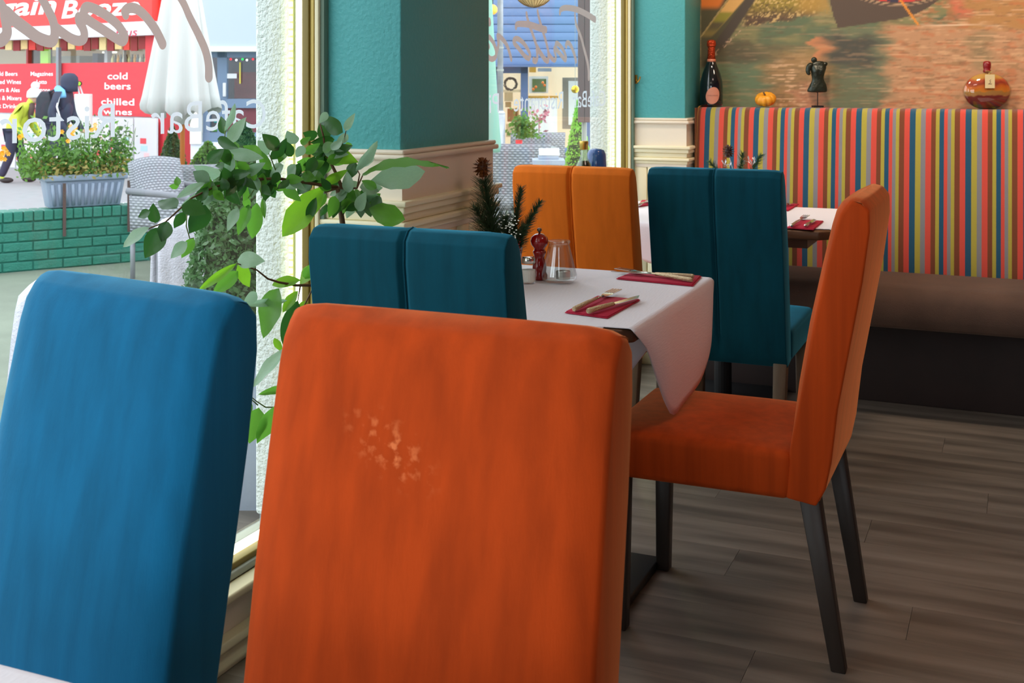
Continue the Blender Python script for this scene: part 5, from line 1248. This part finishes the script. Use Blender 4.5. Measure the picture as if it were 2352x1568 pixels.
MB().box(-.08, .06, -.02, .10, 0, .025).build('box_body', MATS['pale_grey_planter'], t, bevel=.003); MB().prism([(-.02, .028), (.10, .028), (.11, .07), (.10, .072)], -.075, .068, 'x').build('lid', mat('off_white_plastic', (178, 180, 186), .6), t)
# ---------------------------------------------------------------- red shop across the street
def c2w(x, d, z): return Vector((x*CY-d*SY, x*SY+d*CY, z))
O_ = c2w(-7.72, 21, 0); dv = (c2w(.805, -.593, 0)).normalized(); sa = math.atan2(dv.y, dv.x)
shop = thing('corner_shop', (O_.x, O_.y, GR), 'red fronted drinks shop with white lettering across the street', 'building', None, sa)
def sx(px):
    r = (px-CX)/F; return (21*r+7.72)/(.805+.593*r)
def sz(px, py): d = 21-.593*sx(px); return H-(py-HY)*d/F-GR
M_red = mat('shop_red', (214, 50, 62), .6); M_red2 = mat('sign_red', (232, 44, 40), .5); M_swhite = mat('shop_white', (206, 206, 210), .6)
x0s, x1s = sx(-420), sx(366)
zb0 = sz(0, 258); zp1 = sz(0, 147); zw0 = sz(0, 94); zw1 = sz(0, 66)
def sb(nm, a, b, y0, y1, z0, z1, m_, par=shop, **k): return MB().box(a, b, y0, y1, z0, z1).build(nm, m_, par, **k)
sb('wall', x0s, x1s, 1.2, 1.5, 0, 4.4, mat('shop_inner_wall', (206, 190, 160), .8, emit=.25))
sb('upper_wall', x0s, x1s, .0, 1.2, zw1+1.05, 7, M_swhite); sb('floor_slab', x0s, x1s, .05, 1.2, zp1-.1, zp1-.06, M_grey)
sb('side_wall', x1s, x1s+.12, -.02, 1.5, 0, 7, M_red)
sb('sign_board', x0s, x1s+.05, -.18, 0, zw1, zw1+1.1, M_red2); sb('sign_band', x0s, x1s+.05, -.20, 0, zw0, zw1, M_swhite)
sb('stall_riser', x0s, x1s, -.02, .08, 0, zb0, M_swhite)
xm = sx(143)
for a, b in ((x0s, xm-.02), (xm+.02, x1s)): sb('red_panel', a, b, -.04, .05, zb0, zp1, M_red)
sb('mullion', sx(60), sx(64), 0, .08, zp1, zw0, mat('dark_red_frame', (150, 30, 34), .5)); sb('mullion', sx(337), x1s, -.03, .08, zp1, zw0, M_red)
sb('mullion', sx(283), sx(284.5), 0, .05, zp1, zw0, M_grey); sb('shop_glass', x0s, x1s, .055, .06, zp1, zw0, GLASSW)
sb('lime_display', sx(64), sx(82), .25, .3, zp1, zw0, mat('lime_display_board', (168, 226, 70), .5, emit=.3))
sb('counter', sx(80), sx(142), .35, .7, zp1, sz(110, 128), mat('counter_grey', (150, 148, 136), .7))
sb('till', sx(178), sx(190), .3, .6, zp1, sz(180, 122), mat('till_dark', (40, 42, 60), .5)); sb('display_rack', sx(205), sx(212), .3, .4, zp1, zw0-.1, M_swhite)
sb('dark_opening', sx(14), sx(58), .5, .55, zp1, sz(30, 108), mat('shop_shade', (86, 70, 62), .8))
sb('shelf_light', sx(145), sx(168), .8, .9, sz(160, 120), sz(160, 116), mat('tube_light', (255, 255, 240), .5, emit=1.5)); sb('shelf_light', sx(286), sx(322), .8, .9, sz(300, 120), sz(300, 115), mat('tube_light', (255, 255, 240), .5, emit=1.5))
bcols = [(150, 40, 44), (240, 214, 150), (150, 40, 44), (238, 206, 140), (226, 60, 50), (150, 40, 44)]
k = 0; px = -6
while px < 335:
    w = 16; sb('bunting_panel', sx(px), sx(px+w-1), .0, .02, sz(px, 113+(k % 3)*2), zw0, mat('bunting_%d' % (k % 6), bcols[k % 6], .7, var=.3, vscale=30)); px += w+2; k += 1
def stext(txt, pxc, py_base, wpx, hpx, m_, y=-.045, off=.0, shear=0, nm='lettering'):
    d = 21-.593*sx(pxc); wv = sx(pxc+wpx/2)-sx(pxc-wpx/2)
    vs, fs = text_mb(txt, width=wv, height=hpx*d/F, offset=off, shear=shear)
    z = sz(pxc, py_base); xc = sx(pxc); m = MB(); m.add([(xc+x, y, z+yy) for x, yy in vs], fs)
    return m.build(nm, m_, shop, fix=False)
ML = mat('white_print', (250, 250, 250), .6)
zq = -.185
sb('downpipe', sx(142.5), sx(148), -.12, -.06, 0, sz(145, 109), mat('pole_grey', (130, 134, 140), .5))
stext('Bargain', 27, 38, 236, 42, ML, zq, .02, .2); stext('Booze', 250, 38, 180, 42, ML, zq, .02, .2)
stext('Plus', 314, 84, 50, 20, mat('red_script_print', (200, 50, 80), .6), -.205, 0, .2)
for i, s in enumerate(('Cold Beers', 'Chilled Wines', 'Ciders & Ales', 'Spirits & Mixers', 'Soft Drinks')): stext(s, 17+(-2 if i == 3 else 0), 174+i*18.5, (56, 72, 66, 78, 60)[i], 10, ML, -.045, .008)
for i, s in enumerate(('Magazines', 'Lotto', 'Payzone', 'Vaping', 'Scratchcards')): stext(s, 101, 174+i*18.5, (51, 23, 38, 34, 60)[i], 10, ML, -.045, .008)
stext('cold', 275, 182, 46, 16, ML, -.045, .012); stext('beers', 275, 205, 60, 16, ML, -.045, .012)
stext('chilled', 275, 241, 76, 16, ML, -.045, .012); stext('wines', 275, 263, 66, 14, ML, -.045, .012)
ORD = ('first', 'second', 'third', 'fourth', 'fifth', 'sixth', 'seventh', 'eighth', 'ninth', 'tenth', 'eleventh', 'twelfth', 'thirteenth', 'fourteenth', 'fifteenth', 'sixteenth', 'seventeenth')
# price posters along the pavement
rr = random.Random(4)
M_p1 = mat('poster_white', (214, 210, 214), .6); pc_ = [mat('poster_pink', (240, 190, 194), .6), mat('poster_blue', (180, 210, 236), .6), mat('poster_red', (222, 70, 80), .6), mat('poster_cream', (246, 226, 200), .6)]
px = -60; i = 0
while px < 372:
    w = 54; a, b = sx(px+1), sx(px+w-2)
    t = thing('price_poster', (O_.x+dv.x*(a+b)/2-.16*(-dv.y)*-1, O_.y+dv.y*(a+b)/2-.16*dv.x, GR), ORD[i]+' white special offers board along the red shopfront, counting from its far end', 'poster', 'offer boards under the red shop panels', sa)
    z1 = sz(px+w/2, 270); hw = (b-a)/2
    MB().box(-hw, hw, 0, .03, .12, z1).build('board', M_p1, t)
    MB().box(-hw, hw, .0, .05, .0, .12).build('foot', M_swhite, t)
    for q_ in range(4):
        x = rr.uniform(-hw*.8, hw*.3); z = .2+q_*.12
        MB().box(x, x+rr.uniform(.1, .2), -.004, 0, z, z+.09).build('print_block', pc_[(i+q_) % 4], t)
    if i % 2 == 0: MB().box(-hw*.98, -hw*.86, -.004, 0, .14, z1-.02).build('print_block', pc_[2], t)
    px += w; i += 1
# bottles in the shop window
bc = [(230, 220, 150), (60, 70, 60), (236, 170, 60), (80, 100, 110), (236, 232, 200), (90, 80, 40)]
bm_ = {}
for i in range(17):
    px = 227+i*6.4; xx = sx(px); k = i % 6
    w_ = O_+dv*xx; nrm = Vector((-dv.y, dv.x, 0)); w_ = w_+nrm*.28
    if k not in bm_: bm_[k] = MB().lathe([(0, 0), (.030, 0), (.030, .12), (.012, .16), (.010, .2), (0, .2)], 10).mesh('window_bottle', mat('window_bottle_%d' % k, bc[k], .3), True)
    o = bpy.data.objects.new('window_bottle', bm_[k]); COL.objects.link(o); o.location = (w_.x, w_.y, GR+zp1-.057)
    tag(o, ('straw', 'dark green', 'orange', 'slate', 'pale cream', 'olive')[k]+' bottle in the red shop window, '+ORD[i]+' from the till towards the parasol', 'bottle', 'bottles in the red shop window')
# ---------------------------------------------------------------- grey blue shopfront to the side of the parasol
d2 = 18.5; o2 = c2w((440-CX)/F*d2, d2, GR)
b2 = thing('grey_shopfront', o2, 'slate grey shopfront with fairy lights under a pale blue fascia panel', 'building', None, YAW)
def x2(px): return (px-440)/F*d2
def z2(py): return H-(py-HY)*d2/F-GR
M_slate = mat('slate_paint', (104, 122, 148), .5); M_fascia = mat('pale_blue_fascia', (176, 186, 202), .5, var=.2, vscale=1, dark=.9)
def b2b(nm, p0, p1, q0, q1, y0, y1, m_, **k): return MB().box(x2(p0), x2(p1), y0, y1, z2(q1), z2(q0)).build(nm, m_, b2, **k)
b2b('fascia_panel', 466, 900, -240, 108, -.25, .1, M_fascia); b2b('fascia_rail', 466, 900, 108, 119, -.28, .1, mat('fascia_cream', (236, 232, 214), .5))
b2b('pier', 440, 466, -240, 330, -.1, .3, mat('pale_render', (222, 220, 212), .8))
b2b('wall', 440, 900, 119, 400, .9, 1.0, mat('shop_dark_inner', (84, 76, 84), .8))
b2b('top_rail', 466, 900, 119, 132, 0, .1, M_slate)
for p0, p1 in ((466, 482), (499, 521), (640, 660)): b2b('post', p0, p1, 119, 330, 0, .1, M_slate)
b2b('mid_rail', 466, 900, 227, 248, 0, .1, M_slate); b2b('bottom_rail', 466, 900, 304, 330, -.02, .12, M_slate); b2b('plinth', 440, 900, 326, 410, -.06, .2, mat('pale_plinth', (214, 220, 230), .7))
b2b('red_panel', 521, 640, 248, 304, .05, .08, mat('red_reflection', (150, 72, 84), .6)); b2b('red_drape', 521, 640, 165, 227, .5, .55, mat('dark_red_drape', (128, 66, 70), .8, var=.5, vscale=8))  # lower red sheet stands for a reflection, its tone put into the colour
b2b('notice', 522, 544, 169, 180, -.01, .0, M_swhite); b2b('door_handle', 513, 520, 190, 222, -.05, .0, M_swhite, bevel=.01)
b2b('yellow_tape', 550, 553, 143, 192, -.01, 0, mat('yellow_tape', (206, 190, 70), .6)); b2b('glass', 466, 640, 119, 326, .05, .055, GLASSW)
b2b('crate', 471, 490, 294, 303, .2, .4, mat('green_crate', (110, 220, 70), .5)); b2b('crate', 484, 498, 276, 283, .2, .4, mat('turquoise_box', (60, 200, 200), .5))
for i, (px, cc) in enumerate(((531, 'r'), (544, 'w'), (558, 'g'), (568, 'w'), (582, 'r'), (596, 'g'))):
    c = {'r': (240, 40, 60), 'w': (250, 250, 255), 'g': (30, 220, 90)}[cc]
    MB().ball((x2(px), -.03, z2(136+(i % 2)*2)), .018, 8, 6).build('fairy_light', mat('fairy_'+cc, c, .4, emit=1.2), b2, smooth=True)
# ---------------------------------------------------------------- blue shop seen through the far window
d3 = 15.0; o3 = c2w((1000-CX)/F*d3, d3, GR)
b3 = thing('blue_shop', o3, 'cornflower blue shop with a slatted fascia and warm lit window of pictures', 'building', None, YAW)
def x3(px): return (px-1000)/F*d3
def z3(py): return H-(py-HY)*d3/F-GR
def b3b(nm, p0, p1, q0, q1, y0, y1, m_, **k): return MB().box(x3(p0), x3(p1), y0, y1, z3(q1), z3(q0)).build(nm, m_, b3, **k)
M_cblue = mat('cornflower_paint', (98, 124, 166), .5); M_sblue = mat('slate_blue_paint', (80, 102, 142), .5)
for i in range(12):
    q1 = 150-i*18.5; b3b('fascia_slat', 960, 1480, q1-17.8, q1, -.25-.01*(i % 2), .1, M_cblue, bevel=.004)
b3b('upper_wall', 960, 1480, -340, -70, -.1, .1, M_cblue); b3b('fascia_sill', 960, 1480, 150, 154, -.3, .1, M_sblue)
b3b('back_wall', 960, 1480, 150, 370, 1.1, 1.2, mat('lit_shop_wall', (240, 214, 176), .8, emit=.45))  # shop's indoor light put into wall and display surfaces as emission
b3b('stall_riser', 960, 1480, 345, 420, 0, .15, M_sblue); b3b('ledge', 1212, 1480, 340, 350, -.08, .15, M_cblue)
b3b('head_rail', 960, 1212, 154, 168, 0, .1, M_sblue)
for p0, p1 in ((1128, 1143), (1196, 1213), (1345, 1362)): b3b('post', p0, p1, 154, 345, 0, .12, M_sblue)
b3b('door_rail', 1143, 1196, 206, 212, .02, .06, mat('door_timber', (214, 190, 150), .6)); b3b('shop_glass', 1143, 1345, 154, 345, .06, .065, GLASSW)
b3b('picture_frame', 1216, 1262, 175, 215, .5, .54, mat('white_frame', (240, 236, 226), .5, emit=.2)); b3b('picture', 1224, 1257, 181, 212, .48, .5, mat('green_picture', (130, 150, 80), .6, var=.6, vscale=9))
b3b('display_cabinet', 1296, 1345, 178, 300, .5, .6, mat('taupe_cabinet', (160, 140, 120), .6)); b3b('cabinet_panel', 1310, 1343, 186, 290, .46, .5, mat('white_frame', (240, 236, 226), .5, emit=.2))
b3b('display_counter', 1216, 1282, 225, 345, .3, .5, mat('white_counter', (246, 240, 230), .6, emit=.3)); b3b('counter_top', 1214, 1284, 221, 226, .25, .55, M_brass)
b3b('signboard', 1236, 1268, 156, 164, .2, .22, M_swhite); b3b('orange_card', 1216, 1232, 154, 166, .2, .22, mat('orange_card', (250, 180, 60), .6, emit=.2))
for k, (p0, q0, w, h_) in enumerate(((1158, 210, 20, 24), (1160, 236, 14, 12), (1165, 252, 24, 30), (1162, 288, 22, 30), (1184, 250, 8, 80))): b3b('shelf_box', p0, p0+w, q0, q0+h_, .4, .6, mat(('craft_box', 'oak_box', 'dark_oak_box')[k % 3], ((222, 190, 140), (196, 150, 90), (170, 110, 60))[k % 3], .7, emit=.1))
for k, (px, py) in enumerate(((1226, 205), (1232, 200), (1252, 196), (1248, 190))): MB().ball((x3(px), .3, z3(py)), .018, 8, 6).build('copper_bauble', mat('copper_ball', (230, 120, 40), .2, metal=.6, emit=.2), b3, smooth=True)
t = thing('wreath', c2w((1173-CX)/F*(d3-.05), d3-.05, z3(193)+GR), 'round dark twig wreath hanging on the blue shop door', 'wreath', None, YAW)
m = MB(); rg = random.Random(12)
for k in range(60):
    a = rg.random()*6.28; r = rg.uniform(.055, .085); b_ = a+rg.uniform(.5, .9); r2 = rg.uniform(.06, .085)
    m.tube([(r*math.cos(a), rg.uniform(-.01, .01), r*math.sin(a)), (r2*1.03*math.cos((a+b_)/2), rg.uniform(-.02, .01), r2*1.03*math.sin((a+b_)/2)), (r2*math.cos(b_), 0, r2*math.sin(b_))], .006, 4)
m.build('twigs', mat('dark_twig', (82, 72, 66), .8), t)
# flower silhouette plant in the shop window and red flowers
q = c2w((1238-CX)/F*(d3-.25), d3-.25, GR+z3(345)); t = thing('dried_bouquet', q, 'tall dried plum coloured flower stem before the white shop counter', 'plant')
MB().tube([(0, 0, 0), (0, 0, .42)], .008, 5).build('stem', mat('plum_stem', (150, 110, 120), .7), t); clump('petals', t, lambda r: (r.gauss(0, .07), r.gauss(0, .03), .42+r.gauss(0, .08)), 60, .03, mat('plum_petals', (190, 120, 130), .7), random.Random(6))
MB().box(-.03, .03, -.03, .03, -.02, 0).build('base', M_grey, t)

# ================================================================ PASSERS-BY
def skin_body(name, pts, edges, rad, material, parent, sub=2):
    me = bpy.data.meshes.new(name); me.from_pydata(pts, edges, []); o = bpy.data.objects.new(name, me); COL.objects.link(o); o.parent = parent
    me.materials.append(material)
    s = o.modifiers.new('sk', 'SKIN'); s.use_smooth_shade = True
    for i, r in enumerate(rad):
        d = me.skin_vertices[0].data[i]; d.radius = (r, r) if not hasattr(r, '__len__') else r; d.use_root = (i == 0)
    u = o.modifiers.new('u', 'SUBSURF'); u.levels = sub; u.render_levels = sub
    return o
M_skin = mat('skin', (214, 170, 146), .6); M_navy = mat('navy_coat', (44, 52, 76), .7, var=.4, vscale=9); M_navyt = mat('navy_trousers', (50, 52, 74), .8); M_yel = mat('yellow_puffer', (214, 226, 74), .6, var=.4, vscale=10, dark=.8); M_wool = mat('white_wool', (244, 244, 244), .95, bump=.6, bscale=60); M_boot = mat('dark_boot', (40, 36, 36), .6)
E_body = [(0, 1), (1, 2), (2, 3), (3, 4), (2, 5), (5, 6), (6, 7), (7, 8), (2, 9), (9, 10), (10, 11), (11, 12), (0, 13), (13, 14), (14, 15), (15, 16), (0, 17), (17, 18), (18, 19), (19, 20)]
def person(px, d, label, coat, trousers, lean, hgt, head_extra, rz, top_py):
    feet = at(px, 400, d); t = thing('person', (feet.x, feet.y, GR), label, 'person', 'pedestrians on the pavement', rz)
    zt = H-(top_py-HY)*d/F-GR; k = zt/(1.73-.2*lean)
    # walks along +X; lean tips the trunk forward
    L = lean
    hip = (0, 0, .90); waist = (.10*L*2, 0, 1.08); chest = (.32*L*1.6, 0, 1.32-.08*L); neck = (.44*L*1.6, 0, 1.46-.16*L); headp = (.52*L*1.6+.03, 0, 1.60-.2*L)
    P = [hip, waist, chest, neck, headp]
    for s in (-1, 1): P += [(chest[0]-.01, s*.17, chest[2]+.04), (chest[0]-.04+.06*s, s*.24, chest[2]-.24), (chest[0]+.10+.04*s, s*.22, chest[2]-.42), (chest[0]+.18+.04*s, s*.20, chest[2]-.50)]
    for s in (-1, 1): P += [(.0, s*.09, .86), (.06*s+.03, s*.10, .48), (.16*s-.03, s*.10, .10), (.16*s+.12, s*.10, .04)]
    R_ = [.13, .13, .155, .06, .10]+[.095, .08, .065, .035]*2+[.10, .07, .035, .02]*2
    P = [(x*k, y*k, z*k) for x, y, z in P]
    body = skin_body('body', P, E_body, [r*k for r in R_], coat, t)
    tp_ = [(P[0][0], 0, P[0][2])]+[P[i] for i in (13, 14, 15, 17, 18, 19)]
    skin_body('trousers', tp_, [(0, 1), (1, 2), (2, 3), (0, 4), (4, 5), (5, 6)], [r*k for r in (.135, .11, .085, .065, .11, .085, .065)], trousers, t)
    # coat: its own child following trunk and arms
    CPi = [0, 1, 2]; mp_ = {q: i for i, q in enumerate(CPi)}
    ce = [(mp_[a], mp_[b]) for a, b in E_body if a in mp_ and b in mp_]
    cp = [P[i] for i in CPi]; cp[0] = (cp[0][0]-.02, 0, cp[0][2]-.10*k)
    skin_body('coat', cp, ce, [r*k for r in (.20, .19, .185)], coat, t)
    hc = Vector(P[4]); 
    MB().ball(hc, .098*k, 16, 12, (1.02, .8, 1.2)).build('head', M_skin, t, smooth=True)
    fx = Vector((.095*k, 0, -.005))
    MB().ball(hc+fx, .016*k, 8, 6, (1.2, .8, 1.4)).build('nose', M_skin, t, smooth=True)
    for s in (-1, 1):
        MB().ball(hc+Vector((.082*k, s*.032*k, .022*k)), .009*k, 8, 6).build('eye', M_black, t, smooth=True)
        MB().ball(hc+Vector((0, s*.078*k, -.005)), .022*k, 8, 6, (.8, .4, 1.2)).build('ear', M_skin, t, smooth=True)
        hb = Vector(P[8 if s < 0 else 12]); MB().ball(hb, .04*k, 8, 6, (1.3, .6, .8)).build('palm', M_skin, t, smooth=True)
        for f in range(4): MB().tube([hb+Vector((.02*k, (f-1.5)*.016*k, -.01)), hb+Vector((.07*k, (f-1.5)*.017*k, -.035*k)), hb+Vector((.085*k, (f-1.5)*.017*k, -.065*k))], [.009*k, .008*k, .006*k], 6).build('finger', M_skin, t, smooth=True)
        MB().tube([hb+Vector((0, s*-.03*k, .0)), hb+Vector((.04*k, s*-.05*k, -.02*k))], [.010*k, .008*k], 6).build('thumb', M_skin, t, smooth=True)
        fo = Vector(P[16 if s < 0 else 20]); MB().ball((fo.x-.05*k, fo.y, .05*k), .055*k, 10, 8, (2.3, .9, .9)).build('boot', M_boot, t, smooth=True)
    MB().tube([hc+Vector((.088*k, -.025*k, -.048*k)), hc+Vector((.098*k, 0, -.05*k)), hc+Vector((.088*k, .025*k, -.048*k))], .005*k, 5).build('mouth', mat('lip', (160, 90, 84), .6), t)
    return t, hc, k, P
rz_ = YAW
t1, hc, k, P = person(130, 18.3, 'pedestrian in a navy hooded jacket with pale blue shoulder panel, walking with a rucksack', M_navy, M_navyt, .22, 1.7, 0, rz_, 168)
MB().lathe([(.0, .135*k), (.07*k, .125*k), (.118*k, .07*k), (.128*k, 0), (.118*k, -.08*k), (.12*k, -.15*k), (.0, -.16*k)], 20, c=(hc.x-.02*k, hc.y, hc.z), sx=1.05, sy=.95).build('hood', M_navy, t1, smooth=True)
ch = Vector(P[2])
MB().tube([ch+Vector((-.06, -.10, .15)), ch+Vector((.02, -.17, .10)), ch+Vector((.06, -.20, .02))], [.06, .065, .05], 10).build('shoulder_panel', mat('pale_blue_panel', (120, 190, 236), .6), t1, smooth=True)
MB().tube([ch+Vector((.02, -.245, .04)), ch+Vector((.0, -.29, -.12)), ch+Vector((.05, -.28, -.30))], .014, 8).build('sleeve_stripe', M_wool, t1, smooth=True)
bp_ = Matrix.Rotation(rz_, 4, 'Z') @ (ch+Vector((-.24, 0, -.12)))
t = thing('rucksack', (t1.location.x+bp_.x, t1.location.y+bp_.y, GR+bp_.z), 'black rucksack on the back of the hooded pedestrian', 'bag', None, rz_)
M_ruck = mat('black_rucksack', (46, 50, 60), .7, var=.4, vscale=12)
m = MB(); m.prism([(-.06, -.26), (.08, -.27), (.10, .10), (.06, .22), (-.06, .24), (-.14, .12), (-.15, -.12)], -.15, .15, 'y'); m.build('pack', M_ruck, t, bevel=.03, seg=3)
MB().box(-.17, -.12, -.10, .10, -.20, .0).build('pocket', M_ruck, t, bevel=.02)
MB().ball((-.174, -.03, -.05), .03, 10, 6, (.2, 1, .6)).build('badge', M_swhite, t, smooth=True)
for s in (-1, 1): MB().tube([(.05, s*.10, .22), (.16, s*.13, .26), (.24, s*.14, .12)], .02, 8).build('strap', M_ruck, t, smooth=True)
t2, hc, k, P = person(32, 18.7, 'pedestrian in a bright yellow padded coat and white bobble hat, bending forward', M_yel, M_navyt, .40, 1.5, 0, rz_, 206)
MB().lathe([(0, .15*k), (.06*k, .14*k), (.115*k, .08*k), (.125*k, .0), (.122*k, -.03*k), (0, -.035*k)], 20, c=(hc.x, hc.y, hc.z+.02*k), sx=1.05, sy=.95).build('knitted_hat', M_wool, t2, smooth=True)
MB().ball((hc.x+.02*k, hc.y, hc.z+.20*k), .075*k, 14, 10).build('bobble', M_wool, t2, smooth=True)
MB().tube([hc+Vector((-.05*k, 0, -.10*k)), hc+Vector((-.03*k, -.05*k, -.2*k)), hc+Vector((-.04*k, -.09*k, -.42*k))], [.06*k, .06*k, .03*k], 8).build('hair', mat('brown_hair', (96, 76, 70), .8), t2, smooth=True)
q = at(187, 200, 19.3); t = thing('bollard_beacon', (q.x, q.y, GR), 'white cabinet with a lime green round badge behind the hooded pedestrian', 'cabinet', None, YAW)
zc = H-(216-HY)*19.3/F-GR
MB().box(-.10, .13, -.05, .15, 0, zc).build('body', mat('white_cabinet', (236, 246, 240), .5), t, bevel=.01)
MB().tube([(-.03, 0, zc), (-.06, -.02, zc+.15)], .012, 6).build('arm', M_swhite, t); MB().tube([(.02, 0, zc), (-.02, -.02, zc+.14)], .012, 6).build('arm', M_swhite, t)
MB().tube([(-.02, -.05, zc+.17), (-.02, -.02, zc+.17)], .040, 16).build('badge_rim', M_black, t); MB().tube([(-.02, -.056, zc+.17), (-.02, -.02, zc+.17)], .030, 16).build('badge', mat('lime_badge', (170, 220, 50), .5), t)
